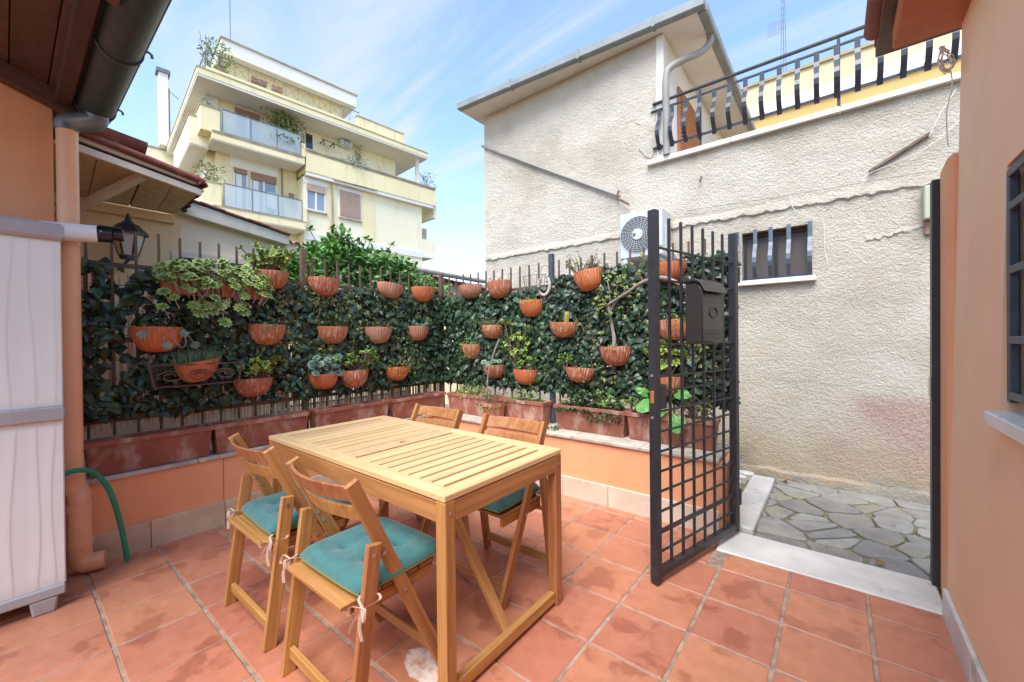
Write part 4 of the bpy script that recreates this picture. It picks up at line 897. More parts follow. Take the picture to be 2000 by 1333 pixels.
hang_pot('B', -1.604*k5, zb(1.845), "tilted top-row half pot with a tangle of pinkish dry stems below the air conditioner", "pot_bright", 1.0, tilt=-.16, plants=[('twigs', .15, .20, 18, "stem_brown", "leaf_pinkdry"), ('jade', .13, .16, 5, "leaf_yellowgreen", -.06, .022, .012), ('sprawl', .1, .04, 40, .016, .008, "leaf_pinkdry", .10)], seed=24)
hang_pot('B', -1.68*k5, zb(1.053), "bottom-row half pot spilling pinkish dry sedum, beside the bonsai pot", "pot_clay", 1.02, plants=[('sprawl', .10, .05, 80, .02, .01, "leaf_pinkdry", .13), ('jade', .13, .08, 3, "leaf_mid", -.12, .036, .022)], seed=25)
bon = hang_pot('B', -1.363*k5, zb(1.232), "half pot with a grey bonsai trunk and a long bare branch reaching towards the gate", "pot_clay", .98, v=1, plants=[('sprawl', .05, .05, 30, .02, .011, "leaf_mid", .03)], seed=26)
g = G(); trunk = spline([(.0, -.06, -.03), (.012, -.065, .06), (-.004, -.065, .15), (-.02, -.07, .26), (-.03, -.08, .34)], 5); g.tube(trunk, [.019-.0006*i for i in range(len(trunk))], 7)
br = spline([(-.14, -.08, .30), (.0, -.09, .36), (.14, -.10, .43), (.27, -.11, .50), (.42, -.11, .52), (.56, -.10, .45), (.62, -.09, .40), (.60, -.09, .33)], 5); g.tube(br, [.006+.00035*i for i in range(len(br))], 6)
for a, b in (((-.02, -.07, .26), (.06, -.08, .56)), ((-.02, -.07, .22), (-.09, -.07, .40)), ((-.02, -.07, .30), (.13, -.09, .46)), ((-.02, -.07, .30), (-.04, -.08, .55))): g.tube(arc(a, (Vector(a)+Vector(b))/2+Vector((.02, 0, .02)), b, 5), .0045, 5)
obj("trunk", g, "stem_grey", bon, world=False, recalc=False, smooth=True)
V = []; F = []; rr = random.Random(8)
for q in [(-.14, -.08, .30), (-.10, -.08, .33), (-.15, -.08, .38), (.06, -.08, .56), (.05, -.08, .50), (.0, -.08, .46), (.13, -.09, .46), (.12, -.09, .56), (.14, -.09, .60), (-.09, -.07, .40), (-.05, -.08, .34), (-.04, -.08, .55), (.02, -.08, .25), (.08, -.08, .30), (.16, -.10, .32), (-.03, -.08, .20), (.05, -.08, .40)]: cluster(V, F, Vector(q)+rnd(rr, .012), Vector((0, -.3, 1)).normalized(), rr, 9, .030, .018)
for _ in range(26):
    q = Vector((rr.uniform(-.14, .16), -.08, rr.uniform(.22, .6))); cluster(V, F, q, Vector((rr.gauss(0, .5), -.3, 1)).normalized(), rr, 7, .026, .014)
obj("foliage", G().add(V, F), "leaf_yellowgreen", bon, world=False, recalc=False, kind="stuff")
tr12 = hang_pot('B', -.947*k5, zb(1.838), "clean orange half pot at the top of the fence seen through the gate", "pot_bright", .98, v=1, seed=27)
hang_pot('B', -.915*k5, zb(1.423), "half pot with trailing jade partly behind the mail box", "pot_clay", 1.0, plants=[('jade', .10, .12, 6, "leaf_mid", .04, .026, .016), ('sprawl', .07, .05, 40, .02, .012, "leaf_olive", .12)], seed=28)
hang_pot('B', -.972*k5, zb(1.019), "bottom-row half pot with yellowish jade seen through the gate bars", "pot_clay", 1.0, plants=[('jade', .27, .12, 13, "leaf_yellowgreen", .02, .045, .03)], seed=29)
# leaning cane from the blue-grey pot and the low pot in front
rod("leaning_cane", spline([(-2.74, 3.02, .74), (-2.73, 3.03, .95), (-2.66, 3.05, 1.18), (-2.62, 3.08, 1.30)], 5), .008, "stem_grey", None, 7, label="bare grey cane leaning up from the small round pot", cat="branch")
# succulent trough at the top (two troughs end to end read as one long one)
tr = thing("succulent_trough", (FX+.05, .965, 1.60), "long brown hanging trough overflowing with pale green rosette succulents", "potted plant")
def trough(w0, w1, L, h, m, th=.012, dep=None):
    """tapered open box: length L along x, bottom depth w0, rim depth w1"""
    g = G(); l0 = L/2-.02; l1 = L/2
    B = [(-l0, -w0/2, 0), (l0, -w0/2, 0), (l0, w0/2, 0), (-l0, w0/2, 0)]; T = [(-l1, -w1/2, h), (l1, -w1/2, h), (l1, w1/2, h), (-l1, w1/2, h)]
    Ti = [(-l1+th, -w1/2+th, h), (l1-th, -w1/2+th, h), (l1-th, w1/2-th, h), (-l1+th, w1/2-th, h)]; zi = h*.86; Bi = [(-l1+th+.003, -w1/2+th+.003, zi), (l1-th-.003, -w1/2+th+.003, zi), (l1-th-.003, w1/2-th-.003, zi), (-l1+th+.003, w1/2-th-.003, zi)]
    V = B+T+Ti+Bi; F = [(0, 3, 2, 1)]+[(i, (i+1) % 4, (i+1) % 4+4, i+4) for i in range(4)]+[(i+4, (i+1) % 4+4, (i+1) % 4+8, i+8) for i in range(4)]+[(i+8, (i+1) % 4+8, (i+1) % 4+12, i+12) for i in range(4)]+[(12, 13, 14, 15)]
    return g.add(V, F)
def rim_band(w1, L, h, m=None, t=.008, hh=.03):
    g = G(); l = L/2+t*.6; w = w1/2+t*.6; ins = .006
    for (a, b) in (((-l, -w), (l, -w+ins)), ((-l, w-ins), (l, w)), ((-l, -w+ins), (-l+ins, w-ins)), ((l-ins, -w+ins), (l, w-ins))): g.box((*a, h-hh), (*b, h-.001))
    return g
for i, yy in enumerate((.80, 1.115)):
    g = trough(.10, .13, .31, .11, None); o = obj("trough", g, "pot_clay", tr, bev=.003); o.matrix_parent_inverse = world_of(tr).inverted(); o.matrix_basis = Matrix.Translation((FX+.115, yy, 1.625)) @ Matrix.Rotation(R(90), 4, 'Z')
V = []; F = []; g = G(); rr = random.Random(31)
for i in range(210):
    y = rr.uniform(.63, 1.27); t_ = abs(y-.95)/.34; x = FX+.115+rr.uniform(-.06, .15); z = 1.745+rr.uniform(-.06, .15)*(1-.5*t_)-max(0, x-FX-.18)*.9-.05*max(0, t_-.7)
    if rr.random() < .16: z -= rr.uniform(.05, .16); x = FX+.20+rr.uniform(0, .06)
    p = Vector((x, y, z)); rosette(V, F, p, Vector((.55+rr.gauss(0, .3), rr.gauss(0, .35)+(y-.96)*.8, .8)), rr, rr.uniform(.024, .046)); g.tube([p, p+Vector((-.03, (0.96-y)*.12, -.07))], .005, 4)
for y0, y1, z1 in ((.85, .80, 1.50), (.92, .95, 1.44), (.80, .88, 1.52), (1.05, 1.07, 1.52)):
    s = spline([(FX+.18, y0, 1.72), (FX+.23, y0+.02, 1.64), (FX+.22, y1, 1.55), (FX+.21, y1+.03, z1)], 4); g.tube(s, .004, 4); rosette(V, F, s[-1], Vector((.8, .1, .6)), rr, .05); rosette(V, F, s[-5], Vector((.8, -.3, .6)), rr, .045)
obj("foliage", G().add(V, F), "leaf_aeonium", tr, recalc=False, kind="stuff"); obj("stem", g, "stem_grey", tr, recalc=False)
# iron shelf with chive bowl
sf = thing("iron_shelf", (FX+.08, .83, 1.0), "rusty scrolled iron wall shelf holding the chive bowl", "shelf")
for i in range(5): bar("shelf_slat", (FX+.03+.035*i, .60, 1.005), (FX+.03+.035*i, 1.06, 1.005), .022, .006, "iron_rust", sf, side=(1, 0, 0))
for y in (.60, 1.06):
    rod("side_frame", [(FX+.02, y, 1.0), (FX+.19, y, 1.0), (FX+.19, y+(-.03 if y < .8 else .03), 1.15), (FX+.02, y+(-.03 if y < .8 else .03), 1.17), (FX+.02, y, 1.0)], .006, "iron_rust", sf, 6)
rod("top_rail", [(FX+.19, .57, 1.15), (FX+.19, 1.09, 1.15)], .005, "iron_rust", sf, 6)
for c0, sg in ((.68, 1), (.83, -1), (.98, 1)):
    rod("scroll", [(FX+.195, c0+(.02+.035*t/8)*math.cos(.9*t)*sg*1.2, 1.075+(.015+.02*t/8)*math.sin(.9*t)) for t in range(12)], .0045, "iron_rust", sf, 5)
cb = thing("chive_bowl", (FX+.115, .841, 1.05), "round terracotta bowl of grass-like chives standing on the iron shelf", "potted plant")
g = G().lathe([(.001, -.045), (.05, -.045), (.085, -.02), (.115, .03), (.13, .085), (.135, .10), (.125, .10), (.118, .085), (.06, .075), (.001, .075)], 28); g.v = [(p[0]*.62, p[1], p[2]+.02*p[1]/.13) for p in g.v]
o = obj("pot", g, "pot_bright", cb, world=False, smooth=True); o.location = (.0, 0, .02)
obj("foliage", G().add(*tuft(random.Random(4), (0, 0, .08), .07, .11, .13, 420, .0045)), "leaf_chive", cb, world=False, recalc=False, kind="stuff")
# horseshoe and wire basket
hs = [(-2.148+.062*math.sin(a)*1.0, FY-.055, 1.80-.09*math.cos(a)) for a in np.linspace(-2.45, 2.45, 22)]
obj("horseshoe", G().tube(hs, [.012]+[.015]*20+[.012], 8), "shoe_iron", smooth=True, label="old pale iron horseshoe hung on the ivy by the blue-topped post", cat="horseshoe")
wb_ = thing("wire_basket", (-2.26, FY-.06, 1.70), "small empty rusty wire basket hung beside the horseshoe", "basket")
for z, r_ in ((1.75, .10), (1.80, .11), (1.90, .13)): rod("wire_ring", [(-2.26+r_*math.cos(a), FY-.055+.06*math.sin(a), z) for a in np.linspace(math.pi, 2*math.pi, 12)], .0025, "iron_rust", wb_, 4)
for a in np.linspace(math.pi, 2*math.pi, 7): rod("wire_stay", [(-2.26+.10*math.cos(a), FY-.055+.06*math.sin(a), 1.75), (-2.26+.13*math.cos(a), FY-.055+.06*math.sin(a), 1.91)], .0022, "iron_rust", wb_, 4)
rod("wire_loop", [(-2.14+.05*math.cos(a), FY-.05, 1.93+.06*math.sin(a)) for a in np.linspace(-.5, 3.6, 14)], .0025, "iron_rust", wb_, 4)

# ------------------------------------------------------------------ long terracotta planters on the copings
GPA, GPB = "planters on the cabinet-side low wall", "planters on the gate-side low wall"
def planter(label, side, c, L, group, plants=None, seed=1, m="planter_clay", h=.215):
    loc = (FX+.10, c, .498) if side == 'A' else (c, FY-.105, .498)
    t = thing("trough_planter", loc, label, "planter", group, rotz=R(90) if side == 'A' else 0)
    obj("trough", trough(.115, .155, L, h, m), m, t, world=False, bev=.004)
    obj("rim", rim_band(.155, L, h), m, t, world=False)
    s_ = box("soil", (-L/2+.02, -.055, h-.05), (L/2-.02, .055, h-.022), "soil", t, world=False)
    rr = random.Random(seed)
    for k in plants or []:
        if k[0] == 'sprawl':
            _, x, w, hh, n, Lf, Wf, mt, hang = k; obj("foliage", G().add(*sprawl(rr, (x, 0, h-.03), w, .075, hh, n, Lf, Wf, hang)), mt, t, world=False, recalc=False, kind="stuff")
        elif k[0] == 'twigs':
            _, x, w, hh, n, mt, lm = k; g, tips = twigs(rr, (x, 0, h-.03), w, hh, n); obj("stem", g, mt, t, world=False, recalc=False)
            V = []; F = []
            for q in tips:
                if rr.random() < .7: blade(V, F, q, rnd(rr), rnd(rr), .016, .01); blade(V, F, q, rnd(rr), rnd(rr), .014, .009)
            obj("foliage", G().add(V, F), lm, t, world=False, recalc=False, kind="stuff")
        elif k[0] == 'jade':
            _, x, hh, sp, nb, mt = k; st, lf = jade(rr, (x, 0, h-.03), hh, sp, nb); obj("stem", st, "stem_brown", t, world=False, recalc=False); obj("foliage", G().add(*lf), mt, t, world=False, recalc=False, kind="stuff")
        elif k[0] == 'broad':
            V = []; F = []; g = G()
            for (x, y, z, dx_, dz, L_, W_) in k[1]:
                p = Vector((x, y, z)); d = Vector((dx_, -.45, dz)); b0 = Vector((k[2], 0, h-.03)); g.tube(arc(b0, (b0+p)/2+Vector((0, 0, .05)), p, 5), .004, 5); heart(V, F, p, d, Vector((.1, -.8, .55)), L_, W_)
            obj("stem", g, "leaf_mid", t, world=False, recalc=False); obj("foliage", G().add(V, F), "leaf_broad", t, world=False, recalc=False, kind="stuff")
    return t
planter("empty lime-streaked trough planter standing next to the downpipe", 'A', .597, .62, GPA, seed=1)
planter("trough planter with dry straw-like stalks left of the table", 'A', 1.245, .65, GPA, [('twigs', .10, .14, .10, 14, "stem_grey", "leaf_dry"), ('sprawl', .12, .10, .05, 40, .02, .008, "leaf_dry", 0)], 2)
planter("trough planter with bare soil behind the table, right of the rusty post", 'A', 1.99, .72, GPA, [('sprawl', .28, .04, .03, 16, .02, .01, "leaf_mid", 0)], 3)
planter("dark weathered trough planter tucked into the back corner", 'A', 2.74, .68, GPA, None, 4)
planter("trough planter with leafy sprigs against the back corner", 'B', -2.98, .78, GPB, [('sprawl', -.08, .24, .16, 130, .04, .022, "leaf_mid", 0), ('sprawl', -.1, .26, .15, 60, .036, .02, "leaf_aeonium", 0)], 5)
planter("trough planter crowded with green sprigs behind the small round pot", 'B', -2.33, .48, GPB, [('sprawl', 0, .20, .17, 150, .036, .02, "leaf_mid", 0), ('twigs', -.1, .2, .2, 10, "stem_grey", "leaf_aeonium")], 6)
planter("trough planter with dense dark glossy shrub right of the blue-topped post", 'B', -1.64, .66, GPB, [('sprawl', -.14, .16, .19, 330, .036, .022, "leaf_dark", .02), ('sprawl', .16, .15, .16, 260, .034, .02, "leaf_dark", .09), ('jade', -.1, .16, .17, 9, "leaf_dark"), ('jade', .15, .15, .17, 9, "leaf_mid")], 7)
planter("trough planter with big heart-shaped leaves behind the gate", 'B', -.975, .64, GPB, [('broad', [(-.10, -.07, .33, -.45, -.35, .16, .11), (.07, -.10, .27, .15, -.85, .17, .12), (.03, -.03, .40, .75, -.12, .15, .09), (-.14, -.03, .36, -.7, .35, .12, .07), (-.02, -.09, .28, -.5, -.6, .11, .07)], -.05), ('jade', -.24, .14, .10, 6, "leaf_mid"), ('jade', .2, .17, .10, 6, "leaf_olive"), ('twigs', .15, .1, .18, 9, "leaf_pinkdry", "leaf_pinkdry"), ('sprawl', .2, .1, .06, 60, .02, .01, "leaf_aeonium", 0)], 8)
sp = thing("round_pot", (-2.62, 2.985, .497), "small round terracotta pot with wiry green shrub on the coping behind the chairs", "potted plant")
obj("pot", G().lathe([(.001, 0), (.085, 0), (.10, .06), (.112, .15), (.122, .152), (.122, .185), (.108, .185), (.10, .165), (.001, .16)], 26), "pot_clay", sp, world=False, smooth=True)
V, F = sprawl(random.Random(12), (0, 0, .17), .17, .11, .17, 190, .028, .014, .05); obj("foliage", G().add(V, F), "leaf_olive", sp, world=False, recalc=False, kind="stuff")
g, tips = twigs(random.Random(13), (0, 0, .16), .20, .24, 22, .0025); obj("stem", g, "stem_brown", sp, world=False, recalc=False)
ps = thing("plant_tuft", (-1.99, 3.02, .497), "small tuft of green leaves on the coping at the foot of the blue-topped post", "plant")
obj("foliage", G().add(*sprawl(random.Random(14), (0, 0, 0), .09, .05, .06, 50, .03, .018, "x" and 0)), "leaf_dark", ps, world=False, recalc=False, kind="stuff")

# ------------------------------------------------------------------ climbing shrub and things behind the fence
hd = thing("climbing_shrub", (-4.35, 2.7, 0), "glossy green climbing shrub rising behind the fence bars", "shrub")
V = []; F = []; rr = random.Random(17); g = G()
prof_y = [(1.55, 2.00), (1.95, 2.28), (2.2, 2.40), (2.45, 2.36), (2.7, 2.34), (2.95, 2.27), (3.2, 2.18), (3.5, 2.06), (3.75, 1.9)]
def topz(y): return float(np.interp(y, [p[0] for p in prof_y], [p[1] for p in prof_y]))
for i in range(6500):
    y = rr.uniform(1.5, 3.85); tz = topz(y)+.05*math.sin(9*y)+.03*math.sin(23*y); z = tz-abs(rr.gauss(0, .32)); x = -4.12+rr.uniform(-.42, .16)-.25*max(0, (z-tz+.15))
    if z < 1.4: continue
    d = (rnd(rr, .55)+Vector((.5, 0, .1))).normalized(); blade(V, F, Vector((x, y, z)), d, Vector((.5, 0, .85))+rnd(rr, .45), rr.uniform(.055, .095), rr.uniform(.032, .052))
for i in range(9):
    y = rr.uniform(1.9, 3.3); p = Vector((-4.1, y, topz(y)-.05)); q = p+Vector((rr.uniform(-.05, .1), rr.uniform(-.1, .1), rr.uniform(.06, .17))); g.tube([p, q], .004, 4); cluster(V, F, q, Vector((0, 0, 1)), rr, 7, .06, .034)
for i in range(7): y = 1.8+.28*i; g.tube(spline([(-4.35, y, 0), (-4.3, y+.05, .9), (-4.2, y-.04, 1.7), (-4.2, y, topz(y)-.1)], 4), .018, 6)
obj("foliage", G().add(V, F), "leaf_hedge", hd, recalc=False, kind="stuff"); obj("branch", g, "stem_brown", hd, recalc=False)

# ------------------------------------------------------------------ neighbour's cream house with canopy
ch = thing("cream_house", (-5.4, 1.0, 0), "cream house with small boarded canopy just beyond the cabinet-side fence", "house")
XC = -4.7
g = G(); prof = [(-.6, -.1), (1.95, -.1), (1.95, 2.33), (1.05, 2.50), (-.6, 2.86)]
g.add([(XC, y, z) for y, z in prof]+[(XC-2.2, y, z) for y, z in prof], [tuple(range(5)), tuple(range(9, 4, -1))]+[(i, (i+1) % 5, (i+1) % 5+5, i+5) for i in range(5)])
obj("wall", g, "cream_plaster", ch)
g = G().hexa([(XC+.002, -.5, 1.0), (XC+.012, -.5, 1.0), (XC+.012, 1.02, 1.0), (XC+.002, 1.02, 1.0)], [(XC+.002, -.5, 2.40), (XC+.012, -.5, 2.40), (XC+.012, 1.02, 2.40), (XC+.002, 1.02, 2.40)]); obj("ochre_panel", g, "cream_ochre", ch)
g = G().hexa([(XC-.3, .93, 2.475), (XC+.10, .93, 2.475), (XC+.10, 1.93, 2.335), (XC-.3, 1.93, 2.335)], [(XC-.3, .93, 2.61), (XC+.10, .93, 2.61), (XC+.10, 1.93, 2.435), (XC-.3, 1.93, 2.435)]); obj("fascia", g, "fascia_white", ch, bev=.005)
def coppo(L, r_, name="roof_tile", m="roof_tile", parent=None, p=(0, 0, 0), d=(1, 0, 0), upv=(0, 0, 1), flip=1, r1=None):
    d = Vector(d).normalized(); u = Vector(upv); u = (u-d*u.dot(d)).normalized(); s = d.cross(u); g = G(); V = []; F = []; n = 8; r1 = r1 or r_*.85
    for j, (t, rr_) in enumerate(((0, r_), (L, r1))):
        for th in (0, -.012):
            for k in range(n+1): a = math.pi*k/n; V.append(Vector(p)+d*t+s*(rr_+th)*math.cos(a)+u*(rr_+th)*math.sin(a)*flip)
    m_ = n+1
    for k in range(n): F += [(k, k+1, 2*m_+k+1, 2*m_+k), (m_+k+1, m_+k, 3*m_+k, 3*m_+k+1), (k, m_+k, m_+k+1, k+1), (2*m_+k, 2*m_+k+1, 3*m_+k+1, 3*m_+k)]
    F += [(0, 2*m_, 3*m_, m_), (n, m_+n, 3*m_+n, 2*m_+n)]; g.add(V, F); return obj(name, g, m, parent, smooth=True)
for i in range(5):
    y0 = .94+.198*i; y1 = y0+.205; zf = lambda y: 2.613-.175*(y-.93)+.006*(i % 2)
    obj("verge_tile", G().hexa([(XC-.3, y0, zf(y0)), (XC+.125, y0, zf(y0)), (XC+.125, y1, zf(y1)), (XC-.3, y1, zf(y1))], [(XC-.3, y0, zf(y0)+.028), (XC+.125, y0, zf(y0)+.022), (XC+.125, y1, zf(y1)+.022), (XC-.3, y1, zf(y1)+.028)]), "roof_tile", ch, bev=.005)

# canopy: sloping boards, rafters, brace, tiles along the edge
cz = lambda x, y: 2.455+.26*(x+4.6)*.55+.10*(1.0-y)*1.45*(x+4.6)/.6
cp = thing("door_canopy", (-4.4, .6, 2.4), "weathered board canopy with red tile edge above the wall lantern", "canopy")
def cpt(x, y, dz=0.0):   # canopy underside plane
    a = (x+4.62)/.62; z_in = 2.445; z_out = 2.52+.175*(1.02-y); return (x, y, z_in+(z_out-z_in)*a+dz)
for y0, y1 in ((-.15, .10), (.105, .42), (.425, .66), (.672, .84), (.845, .96)):
    yo = lambda y: y+.05*(y > .9)
    g = G().add([cpt(-4.62, y0), cpt(-4.02, y0), cpt(-4.02, yo(y1)), cpt(-4.62, y1), cpt(-4.62, y0, .018), cpt(-4.02, y0, .018), cpt(-4.02, yo(y1), .018), cpt(-4.62, y1, .018)], [(0, 3, 2, 1), (4, 5, 6, 7), (0, 1, 5, 4), (1, 2, 6, 5), (2, 3, 7, 6), (3, 0, 4, 7)])
    obj("board", g, "wood_weathered", cp)
g = G()
for y0, y1 in ((-.2, .10), (.10, .42), (.42, .665), (.665, .84), (.84, .97)):
    yo = lambda y: y+.05*(y > .9)
    g.add([cpt(-4.64, y0, .024), cpt(-4.0, y0, .024), cpt(-4.0, yo(y1), .024), cpt(-4.64, y1, .024), cpt(-4.64, y0, .032), cpt(-4.0, y0, .032), cpt(-4.0, yo(y1), .032), cpt(-4.64, y1, .032)], [(0, 3, 2, 1), (4, 5, 6, 7), (0, 1, 5, 4), (1, 2, 6, 5), (2, 3, 7, 6), (3, 0, 4, 7)])
obj("underlay", g, "wood_dark", cp)
bar("front_rail", cpt(-4.01, -.2, -.015), cpt(-4.01, 1.01, -.015), .05, .045, "wood_painted", cp, side=(0, 0, 1))
bar("front_rail", cpt(-4.0, -.2, .045), cpt(-4.0, .98, .045), .035, .04, "wood_weathered", cp, side=(0, 0, 1))
bar("wall_plate", (-4.66, -.2, 2.405), (-4.66, .97, 2.405), .075, .05, "cream_ochre", cp, side=(0, 0, 1))
bar("brace", (-4.66, .22, 2.22), (-4.06, .66, 2.555), .055, .05, "wood_painted", cp, side=(0, 0, 1))
for i in range(10):
    y = -.16+.125*i; p = Vector(cpt(-4.0, y, .035)); coppo(.62, .055, parent=cp, p=p, d=(-1, 0, .05+.12*(1-i/9)), m="roof_tile")
for i in range(6):
    t = i/5.0; x = -4.0-.6*t; p = Vector(cpt(x, .99, .03)); coppo(.13, .035, name="verge_tile", parent=cp, p=p+Vector((.05, .02, 0)), d=(-1, -.25, -.1), m="roof_tile")
rod("edge_roll", [cpt(-3.97, -.2, .075), cpt(-3.97, .5, .075), cpt(-3.97, 1.02, .065)], .026, "roof_tile", cp, 10)
ut = thing("upturned_tile", (-4.1, .6, 2.78), "brown curved ridge tile lying on the canopy under the gutter end", "roof tile")
coppo(.42, .10, name="tile_shell", parent=ut, p=(-3.98, .25, 2.80), d=(-.15, 1, -.06), m="roof_tile", flip=-1)
coppo(.36, .11, name="tile_shell", parent=ut, p=(-4.08, .10, 2.78), d=(0, 1, 0), m="roof_tile")
# little window of the cream house, mostly hidden by succulents
cw = box("window", (XC-.02, 1.0, 1.78), (XC+.004, 1.60, 2.08), "glass_dark", ch)
for a, b in (((XC+.003, .95, 2.08), (XC+.03, 1.66, 2.13)), ((XC+.003, .95, 1.72), (XC+.03, 1.0, 2.079)), ((XC+.003, 1.60, 1.72), (XC+.03, 1.66, 2.079)), ((XC+.005, 1.27, 1.78), (XC+.02, 1.33, 2.078))): box("frame", a, b, "wood_painted", cw)
# lantern
ln = thing("wall_lantern", (-4.4, .625, 1.97), "black six-sided lantern with frosted panes behind the fence", "lantern")
C0 = Vector((-4.4, .625, 0))
def hexring(r_, z, a0=.3): return [C0+Vector((r_*math.cos(a0+k*math.pi/3), r_*math.sin(a0+k*math.pi/3), z)) for k in range(6)]
lo_, hi_ = hexring(.055, 1.99), hexring(.098, 2.165)
for k in range(6):
    a, b, c, d = lo_[k], lo_[(k+1) % 6], hi_[(k+1) % 6], hi_[k]; o_ = ((a+b+c+d)/4-C0-Vector((0, 0, 2.08))).normalized()*.003
    obj("pane", G().add([a, b, c, d, a+o_, b+o_, c+o_, d+o_], [(0, 1, 2, 3), (7, 6, 5, 4), (0, 4, 5, 1), (1, 5, 6, 2), (2, 6, 7, 3), (3, 7, 4, 0)]), "glass_lantern", ln)
    bar("rib", a, d, .014, .014, "iron_black", ln)
obj("cage_base", G().tube([C0+Vector((0, 0, 1.965)), C0+Vector((0, 0, 1.995))], .06, 6), "iron_black", ln)
obj("roof_cap", G().lathe([(.125, 2.16), (.125, 2.175), (.06, 2.245), (.035, 2.255), (.03, 2.27), (.018, 2.275)], 6, c=(C0.x, C0.y, 0), a0=.3, a1=.3+2*math.pi), "iron_black", ln)
obj("finial", G().lathe([(.001, 2.335), (.008, 2.325), (.014, 2.31), (.012, 2.30), (.02, 2.29), (.02, 2.28), (.014, 2.27)], 12, c=(C0.x, C0.y, 0)), "iron_black", ln, smooth=True)
obj("bulb", G().lathe([(.001, 2.13), (.02, 2.12), (.024, 2.09), (.02, 2.0)], 12, c=(C0.x, C0.y, 0)), "camera_white", ln, smooth=True)
bar("wall_arm", C0+Vector((0, 0, 1.97)), (XC+.01, .625, 1.93), .02, .02, "iron_black", ln)
# security camera on its white arm
sc_ = thing("security_camera", (-3.28, .25, 1.91), "black bullet security camera on a white arm above the cabinet", "camera")
rod("arm", [(-3.30, .12, 1.905), (-3.27, .335, 1.918)], .048, "camera_white", sc_, 20)
rod("body", [(-3.27, .335, 1.918), (-3.25, .40, 1.922)], .044, "camera_black", sc_, 20)
rod("lens_hood", [(-3.25, .40, 1.922), (-3.24, .44, 1.924)], [.030, .034], "camera_black", sc_, 18)
box("sun_shield", (-3.285, .335, 1.955), (-3.225, .43, 1.966), "camera_black", sc_, bev=.003)
rod("indicator", [(-3.225, .345, 1.93), (-3.222, .346, 1.93)], .004, "steel", sc_, 8)
# long low roof further back
lh = thing("low_outbuilding", (-10.5, 6.5, 0), "low cream outbuilding with tiled roof and long grey gutter behind the shrub", "building")
box("wall", (-12.5, 3.55, -.1), (-9.3, 10.6, 2.98), "cream_plaster", lh)
box("white_band", (-9.298, 3.55, 2.72), (-9.22, 10.6, 3.12), "fascia_white", lh)
box("panel", (-9.298, 7.6, 1.4), (-9.27, 9.1, 2.70), "cream_ochre", lh)
box("gable_end", (-9.35, 3.55, 2.98), (-9.05, 4.6, 3.42), "fascia_white", lh)
for i in range(44):
    y = 3.75+.16*i; coppo(1.5, .085, parent=lh, p=(-8.95, y, 3.34-.012*i), d=(-1, 0, .22), m="roof_tile_pale" if i < 7 else "roof_tile")
rod("gutter", [(-8.93, 4.9, 3.24), (-8.93, 10.9, 3.16)], .07, "pipe_grey", lh, 10)
# small leaning roof by the back corner
rod("guy_wire", [(-9, 10.9, 3.6), (-4.05, 4.6, 2.50)], .006, "wire_dark", None, 4, label="thin dark cable strung from the outbuilding to the white house", cat="cable")
hm = thing("brick_lean_to", (-6.0, 5.4, 0), "small reddish tiled lean-to peeking over the back corner of the fence", "shed")
box("wall", (-6.6, 5.0, -.1), (-5.2, 6.2, 2.05), "cream_ochre", hm)
obj("roof", G().hexa([(-6.7, 4.85, 2.22), (-5.1, 4.85, 2.05), (-5.1, 6.3, 2.05), (-6.7, 6.3, 2.22)], [(-6.7, 4.85, 2.28), (-5.1, 4.85, 2.10), (-5.1, 6.3, 2.10), (-6.7, 6.3, 2.28)]), "roof_tile_pale", hm)

# ------------------------------------------------------------------ yellow apartment building
DL = R(5.5); OB = Vector((-20, 5.75, 0))
ab = thing("apartment_building", OB, "tall yellow apartment building with glass balconies and roof terrace", "building", rotz=0)
RB = Matrix.Translation(OB) @ Matrix(((math.sin(DL), math.cos(DL), 0, 0), (math.cos(DL), -math.sin(DL), 0, 0), (0, 0, 1, 0), (0, 0, 0, 1)))
def T3(u, w, z): return RB @ Vector((u, w, z))
def ub(name, u0, u1, w0, w1, z0, z1, m, parent=ab, **k):
    g = G().hexa([T3(u0, w0, z0), T3(u1, w0, z0), T3(u1, w1, z0), T3(u0, w1, z0)], [T3(u0, w0, z1), T3(u1, w0, z1), T3(u1, w1, z1), T3(u0, w1, z1)])
    return obj(name, g, m, parent, **k)
ub("wall", 0, 3.3, -8, -1.2, -.1, 12.0, "apt_yellow"); ub("wall_bay", 3.3, 9.95, -8, -.3, -.1, 9.25, "apt_cream"); ub("upper_wall", 3.3, 8.75, -8, -1.2, 9.9, 12.0, "apt_cream")
ub("cornice", -.82, 10.1, -12, .2, 12.08, 12.32, "apt_yellow"); ub("cornice_drip", -.84, 10.12, -12.0, .22, 12.321, 12.37, "apt_grime"); ub("soffit", -.80, 10.08, -12, .18, 11.99, 12.079, "apt_white")
ub("side_wing", -.3, 0, -14, -1.6, -.1, 12.0, "apt_cream")
ub("penthouse", .85, 6.2, -7.5, -2.6, 12.37, 14.62, "apt_yellow"); ub("penthouse_roof", .42, 6.8, -8, -2.0, 14.62, 15.26, "apt_white"); ub("roof_capping", .38, 6.85, -8.05, -1.95, 15.261, 15.33, "apt_grime")
ub("terrace_parapet", 6.35, 9.15, -1.12, -.95, 12.37, 13.55, "apt_yellow"); ub("parapet_capping", 6.3, 9.2, -1.16, -.92, 13.551, 13.6, "apt_grime")
ub("kerb", -.5, 6.3, -.12, .05, 12.371, 12.56, "apt_yellow")
